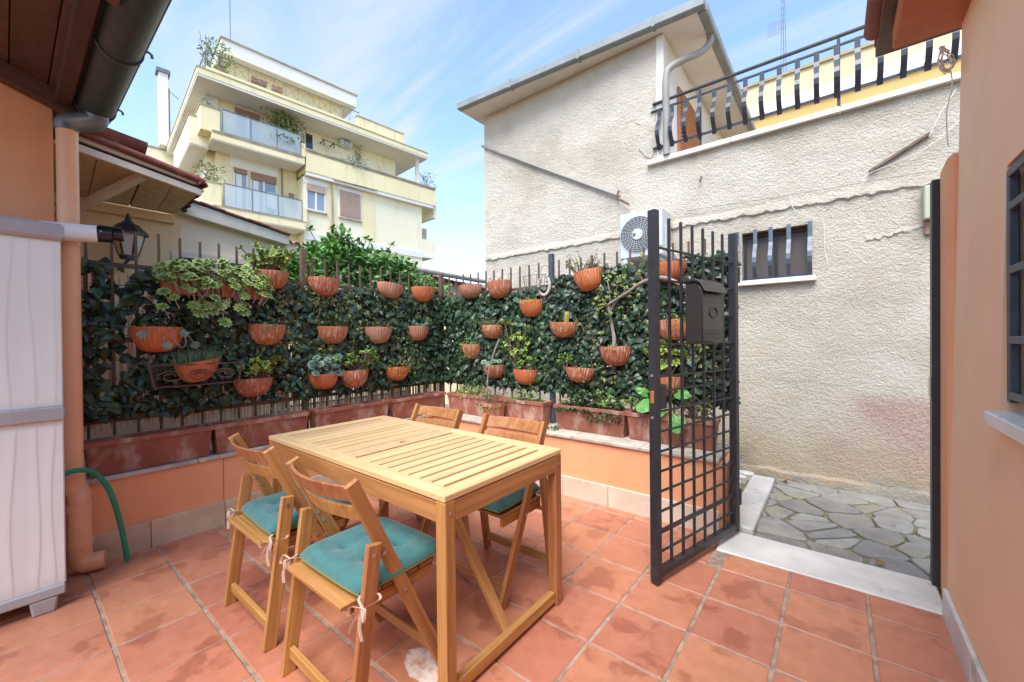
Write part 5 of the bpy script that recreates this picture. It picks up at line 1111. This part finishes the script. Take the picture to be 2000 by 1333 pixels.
# roof railing with crosses
rl = obj("roof_railing", G().tube([T3(-.5, 0, 13.2), T3(6.0, 0, 13.2)], .022, 6), "zinc", ab)
obj("railing_return", G().tube([T3(-.5, 0, 13.2), T3(-.5, -6, 13.2)], .022, 6), "zinc", rl); 
for k in range(13):
    u = -.5+.5*k; rod("railing_post", [T3(u, 0, 12.56), T3(u, 0, 13.2)], .011, "zinc", rl, 5)
    if k < 12: rod("railing_cross", [T3(u, 0, 12.62), T3(u+.5, 0, 13.15)], .007, "zinc", rl, 4); rod("railing_cross", [T3(u, 0, 13.15), T3(u+.5, 0, 12.62)], .007, "zinc", rl, 4)
for k in range(9): rod("railing_post", [T3(-.5, -.6*k, 12.37), T3(-.5, -.6*k, 13.2)], .011, "zinc", rl, 5)
# balconies
def balcony(u0, u1, zf, zt_, deep, nm):
    b = ub("balcony_slab", u0-.35, u1+.15, -1.2, 0.0, zf-.42, zf-.10, "apt_yellow"); ub("slab_edge", u0-.36, u1+.16, -1.2, .02, zf-.099, zf-.05, "apt_grime", b); ub("slab_soffit", u0-.30, u1+.1, -1.18, -.03, zf-.47, zf-.421, "apt_white", b)
    n = 3
    for i in range(n):
        a = u0+(u1-u0)*i/n; c = u0+(u1-u0)*(i+1)/n
        ub("glass_panel", a+.03, c-.03, -.05, -.03, zf, zt_, "glass_balcony", b); rod("balcony_post", [T3(a, -.04, zf-.05), T3(a, -.04, zt_+.02)], .025, "zinc", b, 6)
    rod("handrail", [T3(u0, -.04, zt_+.03), T3(u1, -.04, zt_+.03)], .025, "zinc", b, 6); rod("handrail", [T3(u0, -.04, zf-.02), T3(u1, -.04, zf-.02)], .02, "zinc", b, 6); rod("balcony_post", [T3(u1, -.04, zf-.05), T3(u1, -.04, zt_+.02)], .025, "zinc", b, 6)
    ub("side_parapet", u0-.72, u0-.06, -1.4, -.12, zf-.10, zt_-.02, "apt_yellow", b); ub("parapet_cap", u0-.75, u0-.04, -1.45, -.09, zt_-.019, zt_+.04, "apt_grime", b)
    ub("corner_pier", u1+.02, u1+.20, -1.2, .0, zf-.049, zt_-.35, "apt_yellow", b)
    return b
balcony(.04, 3.12, 10.12, 11.02, 0, "u"); balcony(.06, 3.14, 7.03, 7.93, 0, "l")
# side balcony wrapping the corner on the street side
ub("side_balcony", -.95, -.3, -5.5, -.85, 9.6, 10.75, "apt_cream"); ub("side_balcony_cap", -.98, -.3, -5.55, -.82, 10.751, 10.81, "apt_grime"); ub("side_balcony_soffit", -.93, -.3, -5.45, -.88, 9.54, 9.599, "apt_white")
ub("side_pillar", -.32, .1, -1.62, -1.15, 10.2, 12.0, "apt_white")
# doors, windows and shutters
def uwin(name, u0, u1, z0, z1, w, zs, fr="apt_white", gl="glass_window", sh="shutter_brown", mull=1, head=None):
    o = ub(name, u0, u1, w-.05, w+.012, z0, z1, gl)
    t = .06
    for a, b in ((u0, u0+t), (u1-t, u1)): ub("frame", a, b, w+.012, w+.06, z0, z1, fr, o)
    for i in range(mull): c = u0+(u1-u0)*(i+1)/(mull+1); ub("frame", c-.04, c+.04, w+.012, w+.058, z0, z1, fr, o)
    ub("frame", u0+t, u1-t, w+.012, w+.056, z0, z0+t, fr, o)
    if zs < z1:
        s = ub("shutter", u0+.02, u1-.02, w+.062, w+.09, zs, z1, sh, o)
    if head: ub("lintel_panel", u0-.12, u1+.12, w+.004, w+.03, z1+.01, head, "apt_white", o)
    return o
uwin("balcony_door", .63, 1.19, 7.05, 9.14, -1.2, 8.92, mull=0); uwin("balcony_door", 1.29, 2.39, 7.05, 9.12, -1.2, 8.80, mull=1)
ub("lintel_panel", .52, 2.45, -1.2, -1.17, 9.16, 9.66, "apt_white"); ub("lintel_panel", .60, 1.80, -1.2, -1.17, 11.9, 11.985, "apt_white")
uwin("balcony_door", .70, 1.74, 10.15, 11.86, -1.2, 11.62, mull=1)
uwin("small_window", 3.66, 4.12, 10.9, 11.78, -1.2, 11.78, mull=0, fr="apt_white", gl="glass_dark")
uwin("window", 3.40, 4.32, 7.66, 8.93, -.3, 8.58, sh="shutter_tan", mull=1, head=9.2); ub("sill", 3.36, 4.38, -.3, -.2, 7.58, 7.655, "apt_grime")
uwin("window", 5.0, 6.12, 7.64, 9.0, -.3, 7.70, sh="shutter_tan", mull=0, head=9.22); ub("sill", 4.95, 6.18, -.3, -.2, 7.56, 7.635, "apt_grime")
for k in range(26): ub("shutter_slat", 5.04, 6.08, -.20, -.196, 7.72+.05*k, 7.755+.05*k, "shutter_tan")
# projecting parapet band along the upper floor
ub("parapet_band", 3.34, 10.75, -1.2, 0.0, 9.42, 10.42, "apt_yellow"); ub("parapet_cap", 3.30, 10.78, -.18, .04, 10.421, 10.50, "apt_grime"); ub("parapet_moulding", 3.36, 10.60, -.3, -.03, 9.24, 9.419, "apt_white")
ub("end_parapet", 10.75, 10.95, -2.5, -.2, 8.75, 9.75, "apt_cream"); ub("end_balcony", 9.95, 10.9, -3, -.31, 6.3, 7.35, "apt_cream"); ub("corner_column", 9.55, 9.72, -.35, -.18, 10.5, 11.99, "apt_white")
ub("string_course", 3.34, 9.96, -.3, -.24, 6.2, 6.55, "apt_white"); ub("string_course", 9.96, 10.88, -.31, -.26, 6.25, 6.42, "apt_white")
for u0, u1 in ((4.45, 4.85), (6.25, 6.9)): ub("pilaster_strip", u0, u1, -.3, -.27, 6.56, 9.235, "apt_yellow")
ub("panel_joint", 7.55, 7.6, -1.2, -1.18, 10.5, 11.98, "apt_yellow")
rod("drain_pipe", [T3(4.62, -.22, 6.2), T3(4.62, -.22, 9.3), T3(4.62, .02, 9.36), T3(6.9, .02, 9.40)], .035, "apt_grime", ab, 6)
rod("drain_pipe", [T3(2.62, -1.14, 7.0), T3(2.62, -1.14, 9.7)], .04, "stem_grey", ab, 6)
ub("meter_box", 2.55-.6, 2.55-.25, -1.19, -1.08, 7.6, 8.35, "apt_white")
tl = ub("trellis", 2.86, 3.10, -1.0, -.98, 7.95, 8.5, "shutter_brown")
ub("lattice_screen", 10.0, 10.4, -.5, -.46, 7.36, 8.05, "apt_grime")
ua = ub("facade_air_conditioner", 5.35, 5.98, -1.19, -.80, 11.65, 12.0-.08, "ac_white", label="small wall air conditioner"); 
rod("fan_ring", [T3(5.66+.13*math.cos(a), -.79, 11.79+.12*math.sin(a)) for a in np.linspace(0, 6.283, 15)], .012, "zinc", ua, 5)
rod("wash_line", [T3(4.3, -.7, 11.55), T3(5.3, -.7, 11.45)], .02, "wire_dark", ab, 5)
for u in (4.45, 4.95): rod("line_bracket", [T3(u, -1.2, 11.5), T3(u, -.7, 11.52), T3(u, -.7, 11.25)], .03, "wire_dark", ab, 5)
for u0, z0, z1 in ((.66, 7.1, 8.9), (1.33, 7.1, 8.78)): ub("curtain", u0+.08, u0+.30, -1.186, -1.18, z0, z1, "apt_white")
ub("awning_box", .55, 2.5, -1.17, -1.02, 9.66, 9.76, "apt_white"); ub("side_window", -.312, -.302, -4.2, -3.0, 10.9, 11.7, "shutter_brown"); ub("side_window", -.312, -.302, -7.0, -5.9, 10.9, 11.7, "shutter_brown")
ub("rain_stain", 3.36, 10.7, .001, .004, 10.30, 10.418, "apt_grime"); ub("rain_stain", -.3, 3.2, .001, .004, 9.93, 10.02, "apt_grime")
# chimney stack with grey cap on the far side, mast and roof cables
ub("chimney", -1.15, -.75, -9.6, -9.1, 12.3, 16.3, "apt_white"); ub("chimney_cap", -1.25, -.65, -9.7, -9.0, 16.3, 16.5, "zinc")
rod("chimney_pipe", [T3(-.72, -9.3, 12.3), T3(-.72, -9.3, 15.6)], .07, "apt_grime", ab, 6)
ub("side_annex", -1.6, -.3, -14, -9.7, 8, 12.2, "apt_cream"); ub("annex_cap", -1.66, -.3, -14.1, -9.65, 12.21, 12.3, "apt_grime")
rod("lightning_rod", [T3(.85, -2.4, 15.3), T3(.85, -2.4, 17.6)], .02, "zinc", ab, 5)
rod("roof_cable", [T3(-.72, -9.3, 15.5), T3(-.8, -5.0, 13.2)], .02, "wire_dark", ab, 4)
def balcony_plant(label, u, w, z, su, h, n, m, seed, L=.2, pot=True, hang=0):
    t = thing("balcony_plant", T3(u, w, z), label, "plant"); rr = random.Random(seed); V = []; F = []
    for i in range(n):
        a = rr.gauss(0, .45); zz = rr.random(); p = T3(u+a*su, w+rr.gauss(0, .15), z+h*zz-hang*rr.random()); blade(V, F, p, rnd(rr)+Vector((0, 0, .5)), rnd(rr), L*rr.uniform(.6, 1.2), L*.35)
    obj("foliage", G().add(V, F), m, t, recalc=False, kind="stuff")
    g = G()
    for i in range(7): g.tube([T3(u+rr.gauss(0, .05), w, z), T3(u+rr.gauss(0, .4)*su, w+rr.gauss(0, .1), z+h*rr.uniform(.5, 1))], .012, 4)
    obj("stem", g, "leaf_dry", t, recalc=False)
    if pot: obj("pot", G().lathe([(.001, 0), (.14, 0), (.19, .3), (.17, .3), (.001, .27)], 12, c=T3(u, w, z-.28)), "pot_clay", t)
balcony_plant("tall feathery shrub on the upper glass balcony of the yellow building", 2.55, -.30, 10.5, .75, 1.35, 900, "leaf_olive", 1, .20)
balcony_plant("bushy green plant in the corner of the roof terrace railing", .05, -.25, 12.7, .55, 1.15, 240, "leaf_aeonium", 2, .17)
balcony_plant("spiky greyish plant at the end of the roof railing", -.42, -.2, 12.7, .3, 1.3, 70, "leaf_glaucous", 3, .18, False)
balcony_plant("reddish bush beside the lower glass balcony", -.35, -.35, 7.95, .55, .8, 220, "leaf_olive", 4, .13)
balcony_plant("grey-green plant spilling over the yellow parapet band", 5.9, -.06, 10.45, .9, .35, 260, "leaf_glaucous", 5, .13, False, .35)
balcony_plant("climber on the white strip beside the wall air conditioner", 6.35, -1.0, 10.7, .25, 1.2, 120, "leaf_glaucous", 6, .12, False)
balcony_plant("wispy shrub at the far end of the upper parapet", 10.3, -.3, 10.45, .7, .9, 170, "leaf_glaucous", 7, .13, False)
balcony_plant("dry climber on the corner of the yellow building under the cornice", -.30, -1.0, 10.8, .3, 1.1, 90, "leaf_glaucous", 8, .10, False)
tb = thing("roof_planter", T3(1.6, -.3, 12.7), "brown rail planter hung inside the roof terrace railing", "planter")
ub("trough", 1.15, 1.75, -.30, -.12, 12.78, 12.98, "roof_tile_pale", tb); ub("trough", 1.95, 2.4, -.30, -.12, 12.78, 12.98, "roof_tile_pale", tb)

# ------------------------------------------------------------------ plastic cabinet, hose
cbn = thing("plastic_cabinet", (-3.15, -.25, 0), "tall off-white fluted plastic cabinet with grey bands by the orange wall", "cabinet")
CX0, CX1, CY0, CY1 = -3.36, -2.962, -.58, .178
box("carcass", (CX0, CY0, .09), (CX1-.022, CY1-.004, 1.86), "cabinet_plastic", cbn, bev=.006)
def fluted(y0, y1, z0, z1, x, seed):
    rr = random.Random(seed); ny, nz = 150, 30; V = []; F = []
    lines = [y0+(y1-y0)*(i+.5)/6+rr.uniform(-.01, .01) for i in range(6)]; ph = [rr.uniform(0, 6.28) for _ in range(6)]
    for j in range(nz+1):
        z = z0+(z1-z0)*j/nz
        for i in range(ny+1):
            y = y0+(y1-y0)*i/ny; d = 0
            for l, p in zip(lines, ph):
                c = l+.010*math.sin(z*3.6+p)+.004*math.sin(z*8+p*2); t = (y-c); d = max(d, .0018*math.exp(-(t/.022)**2) if t < 0 else .0018*math.exp(-(t/.004)**2))
            e = min(1, min(i, ny-i)/2.0, min(j, nz-j)/1.5+.2); V.append((x+.006*e+d*e, y, z))
    for j in range(nz):
        for i in range(ny): a = j*(ny+1)+i; F.append((a, a+1, a+ny+2, a+ny+1))
    return G().add(V, F)
for (z0, z1, sd) in ((.125, .925, 1), (.995, 1.805, 2)):
    for (y0, y1) in ((CY0+.005, -.203), (-.197, CY1)): obj("door_panel", fluted(y0, y1, z0, z1, CX1-.020, sd+int(y0*10)), "cabinet_plastic", cbn, smooth=True)
box("middle_band", (CX1-.022, CY0, .926), (CX1+.004, CY1+.004, .994), "cabinet_grey", cbn, bev=.006)
box("lid", (CX0-.01, CY0-.01, 1.806), (CX1+.012, CY1+.012, 1.885), "cabinet_grey", cbn, bev=.012)
box("plinth", (CX0, CY0, .075), (CX1-.002, CY1-.002, .124), "cabinet_grey", cbn, bev=.006)
for y in (CY1-.075, CY0+.05):
    obj("foot", G().hexa([(CX1-.10, y-.035, 0), (CX1-.012, y-.035, 0), (CX1-.012, y+.04, 0), (CX1-.10, y+.04, 0)], [(CX1-.11, y-.045, .0745), (CX1-.004, y-.045, .0745), (CX1-.004, y+.05, .0745), (CX1-.11, y+.05, .0745)]), "cabinet_grey", cbn, bev=.008)
hose = spline([(-3.20, .02, .52), (-3.22, .14, .585), (-3.25, .235, .605), (-3.27, .31, .565), (-3.272, .372, .44), (-3.268, .415, .22), (-3.262, .438, .02)], 6)
obj("garden_hose", G().tube(hose, .0135, 12), "hose_green", smooth=True, label="short green garden hose arching out from behind the cabinet", cat="hose")

# ------------------------------------------------------------------ table
tx0, tx1, ty0, ty1, tz = -2.555, -1.058, .943, 1.705, .757
tb_ = thing("garden_table", ((tx0+tx1)/2, (ty0+ty1)/2, 0), "slatted wooden garden table with umbrella hole in the middle", "table")
WP = "wood_glare"; fw_ = .07
xm = (tx0+tx1)/2-.012
for y in (ty0+fw_/2, ty1-fw_/2):
    bar("top_frame", (tx0, y, tz-.012), (xm-.001, y, tz-.012), fw_, .024, WP, tb_, side=(0, 1, 0)); bar("top_frame", (xm+.001, y, tz-.012), (tx1-.072, y, tz-.012), fw_, .024, WP, tb_, side=(0, 1, 0))
for x in (tx1-.036, tx0+.036):
    if x > -2: bar("top_frame", (x, ty0, tz-.012), (x, ty1, tz-.012), .07, .024, WP, tb_)
    else: bar("top_frame", (x, ty0+fw_+.001, tz-.012), (x, ty1-fw_-.001, tz-.012), .07, .024, WP, tb_)
ns = 19; xa, xb = tx0+.085, tx1-.085; pitch = (xb-xa)/ns
for i in range(ns):
    xc = xa+pitch*(i+.5)
    if i == ns//2:       # the wide middle board with the umbrella hole
        g = G(); w = .052; cyc = (ty0+ty1)/2; n = 20; hole = [(.021*math.cos(a), .021*math.sin(a)) for a in np.linspace(0, 2*math.pi, n+1)[:-1]]; L_ = (ty1-ty0)/2-fw_-.001
        outer = []; n = 24; hole = [(.021*math.cos(a), .021*math.sin(a)) for a in np.linspace(0, 2*math.pi, n+1)[:-1]]
        for k in range(n):
            a = 2*math.pi*k/n; c_, s_ = math.cos(a), math.sin(a); q = w/max(abs(c_), abs(s_)); outer.append((q*c_, q*s_))
        g.box((-w, w, -.022), (w, L_, 0)); g.box((-w, -L_, -.022), (w, -w, 0))
        V = [(*p, 0) for p in hole]+[(*p, 0) for p in outer]+[(*p, -.022) for p in hole]+[(*p, -.022) for p in outer]
        F = []
        for k in range(n): j = (k+1) % n; F += [(k, j, n+j, n+k), (2*n+k, 3*n+k, 3*n+j, 2*n+j), (k, 2*n+k, 2*n+j, j), (n+k, n+j, 3*n+j, 3*n+k)]
        mid = obj("umbrella_board", g.add(V, F), WP, tb_, loc=(xc, cyc, tz-.001))
        continue
    if abs(i-ns//2) == 1: xc += (.018 if i > ns//2 else -.018); 
    bar("top_slat", (xc, ty0+fw_+.001, tz-.012), (xc, ty1-fw_-.001, tz-.012), pitch-.017 if abs(i-ns//2) > 1 else pitch-.032, .022, WP, tb_)
WO = "wood_oiled"
for y in (ty0+.012, ty1-.012): bar("apron", (tx0+.05, y, tz-.066), (tx1-.05, y, tz-.066), .075, .022, WO, tb_, side=(0, 0, 1))
for x in (tx0+.014, tx1-.014): bar("apron", (x, ty0+.05, tz-.066), (x, ty1-.05, tz-.066), .075, .024, WO, tb_, side=(0, 0, 1))
for x in (tx0+.026, tx1-.026):
    for y in (ty0+.026, ty1-.026): bar("leg", (x, y, 0), (x, y, tz-.026), .05, .05, WO, tb_)
    bar("foot_rail", (x, ty0+.053, .045), (x, ty1-.053, .045), .05, .032, WO, tb_, side=(0, 0, 1))
for s in (-1, 1):
    xe = (tx1-.045 if s > 0 else tx0+.045); ym = (ty0+ty1)/2; bar("brace", (xe-.0*s, ym, .05), ((tx0+tx1)/2+.20*s, ym, tz-.05), .045, .028, WO, tb_, side=(0, 1, 0))
bar("centre_rail", ((tx0+tx1)/2-.25, (ty0+ty1)/2+.06, tz-.05), ((tx0+tx1)/2+.25, (ty0+ty1)/2+.06, tz-.05), .04, .022, WO, tb_, side=(0, 0, 1))
for x, y in ((tx1+.001, ty0+.026), (tx1+.001, ty1-.026)): rod("dowel", [(x-.002, y, tz-.07), (x+.001, y, tz-.07)], .006, "steel", tb_, 10)

# ------------------------------------------------------------------ folding chairs (origin between the rear feet, sitter faces +y)
def make_chair(label, m):
    t = thing("folding_chair", (0, 0, 0), label, "chair", "wooden folding chairs round the table")
    kw = dict(world=False)
    for s in (-1, 1):
        bar("back_post", (s*.213, .425, .0), (s*.213, .035, .838), .048, .022, m, t, side=(0, 1, 0), **kw)
        bar("leg", (s*.238, .018, .0), (s*.238, .102, .622), .052, .022, m, t, side=(0, 1, 0), **kw)
        bar("seat_rail", (s*.188, .06, .40), (s*.188, .385, .402), .045, .02, m, t, side=(0, 0, 1), **kw)
        for (y, z) in ((.128, .606), (.150, .566), (.234, .40)): rod("bolt", [(s*.2245, y, z), (s*.228, y, z)], .0075, "steel", t, 10, **kw); rod("bolt", [(s*.199, y, z), (s*.2025, y, z)], .0075, "steel", t, 10, **kw)
        rod("bolt", [(s*.2495, .094, .588), (s*.2525, .094, .588)], .0075, "steel", t, 10, **kw)
    for z0, z1, yb in ((.768, .828, .048), (.690, .748, .088)):       # curved slats
        g = G(); V = []; F = []; n = 14; lean = -.465
        for i in range(n+1):
            x = -.201+.402*i/n; by = -.040*(1-(x/.201)**2)
            for dz, th in ((0, 0), (z1-z0, 0), (z1-z0, .013), (0, .013)): V.append((x, yb+by+th+lean*dz, z0+dz))
        for i in range(n):
            for k in range(4): F.append((4*i+k, 4*i+(k+1) % 4, 4*i+4+(k+1) % 4, 4*i+4+k))
        F += [(3, 2, 1, 0), (4*n, 4*n+1, 4*n+2, 4*n+3)]; g.add(V, F); obj("back_slat", g, m, t, world=False, bev=.002)
    for i in range(5): y = .04+.079*i; bar("seat_slat", (-.198, y, .433), (.198, y, .433), .074, .017, m, t, side=(0, 1, 0), **kw)
    bar("stretcher", (-.226, .03, .085), (.226, .03, .085), .042, .02, m, t, side=(0, 0, 1), **kw)
    bar("stretcher", (-.202, .385, .088), (.202, .385, .088), .042, .018, m, t, side=(0, 0, 1), **kw)
    rod("hinge_bar", [(-.226, .07, .375), (.226, .07, .375)], .011, m, t, 10, **kw)
    return t
c1 = make_chair("wooden folding chair nearest the camera side, in front of the table corner", "wood_oiled"); c1.location = (-1.445, .66, 0)
c1['label'] = "wooden folding chair with the largest view, teal cushion, at the near table corner"
gch = "wooden folding chairs round the table"
c2 = dup(c1, (-2.115, .665, 0), 0.0, "wooden folding chair on the cabinet side, behind the chair at the near table corner", gch)
c3 = dup(c1, (-2.125, 1.885, 0), math.pi, "wooden folding chair across the table with only its back showing", gch)
c4 = dup(c1, (-1.468, 1.888, 0), math.pi+.0, "wooden folding chair across the table with teal cushion, in front of the low wall", gch)
# cushions
def make_cushion(label):
    t = thing("seat_cushion", (0, 0, 0), label, "cushion", "teal tufted seat cushions"); n = 28; hw, hl = .205, .19; V = []; F = []
    tuf = [(x, y) for x in (-.075, .075) for y in (-.07, .07)]
    def h(u, v):
        e = (1-abs(u)**9)*(1-abs(v)**9); z = .034+.040*max(0, e)**.5; x, y = u*hw, v*hl
        for a, b in tuf: d2 = (x-a)**2+(y-b)**2; z -= .050*math.exp(-(d2**.5)/.026)
        z -= .005*math.exp(-((abs(x)-.07)/.012)**2)*(1-abs(v)) ; z -= .004*math.exp(-((abs(y)-.065)/.012)**2)*(1-abs(u))
        return z
    def rx(u, v):
        c = 1-.028*(abs(v)**3); c2 = 1-.028*(abs(u)**3); return u*hw*c, v*hl*c2
    for top in (1, 0):
        for j in range(n+1):
            for i in range(n+1):
                u, v = -1+2*i/n, -1+2*j/n; x, y = rx(u, v); V.append((x, y, h(u, v) if top else .004+.022*(max(abs(u), abs(v))**8)))
    k = (n+1)**2
    for j in range(n):
        for i in range(n): a = j*(n+1)+i; F.append((a, a+1, a+n+2, a+n+1)); F.append((k+a, k+a+n+1, k+a+n+2, k+a+1))
    for i in range(n):
        for (a, b) in ((i, i+1), (n*(n+1)+i+1, n*(n+1)+i), ((i+1)*(n+1), i*(n+1)), (i*(n+1)+n, (i+1)*(n+1)+n)): F.append((b, a, k+a, k+b))
    obj("pad", G().add(V, F), "teal_cloth", t, world=False, smooth=True)
    pts = []
    for i in range(41):
        a = 2*math.pi*i/40; c_, s_ = math.cos(a), math.sin(a); q = max(abs(c_), abs(s_)); pts.append((hw*.985*c_/q*(1-.026*abs(s_/q)**3), hl*.985*s_/q*(1-.026*abs(c_/q)**3), .022))
    obj("piping", G().tube(pts, .0035, 6), "olive_cloth", t, world=False, smooth=True)
    for s in (-1, 1):
        g = G(); b0 = Vector((s*.195, -.175, .02)); kn = Vector((s*.245, -.20, .008))
        for pts in ([b0, b0+Vector((s*.02, -.02, .0)), kn], [kn, kn+Vector((s*.03, -.012, .012)), kn+Vector((s*.035, -.02, -.02)), kn], [kn, kn+Vector((-s*.02, -.03, .012)), kn+Vector((-s*.028, -.03, -.018)), kn], [kn, kn+Vector((s*.012, -.02, -.035)), kn+Vector((s*.022, -.018, -.085))], [kn, kn+Vector((-s*.008, -.028, -.03)), kn+Vector((-s*.022, -.034, -.07))], [b0, Vector((s*.215, -.13, .012)), Vector((s*.255, -.145, .012)), kn]):
            sp_ = spline(pts, 5); V = []; F = []
            for i, p in enumerate(sp_):
                V += [tuple(p+Vector((0, -.0045, .002))), tuple(p+Vector((0, .0045, -.002))), tuple(p+Vector((.002, .0045, .001))), tuple(p+Vector((.002, -.0045, .005)))]
            for i in range(len(sp_)-1):
                for k2 in range(4): F.append((4*i+k2, 4*i+(k2+1) % 4, 4*i+4+(k2+1) % 4, 4*i+4+k2))
            g.add(V, F)
        obj("tie", g, "tie_cloth", t, world=False)
    return t
q1 = make_cushion("teal tufted cushion tied to the chair at the near table corner"); q1.location = (-1.425, .66+.232, .442); q1.rotation_euler = (0, 0, R(1.5))
q2 = dup(q1, (-2.10, .665+.235, .442), R(-2), "teal tufted cushion tied to the chair on the cabinet side", "teal tufted seat cushions")
q4 = dup(q1, (-1.478, 1.888-.235, .442), math.pi+R(2), "teal cushion on the chair across the table, by the low wall", "teal tufted seat cushions")
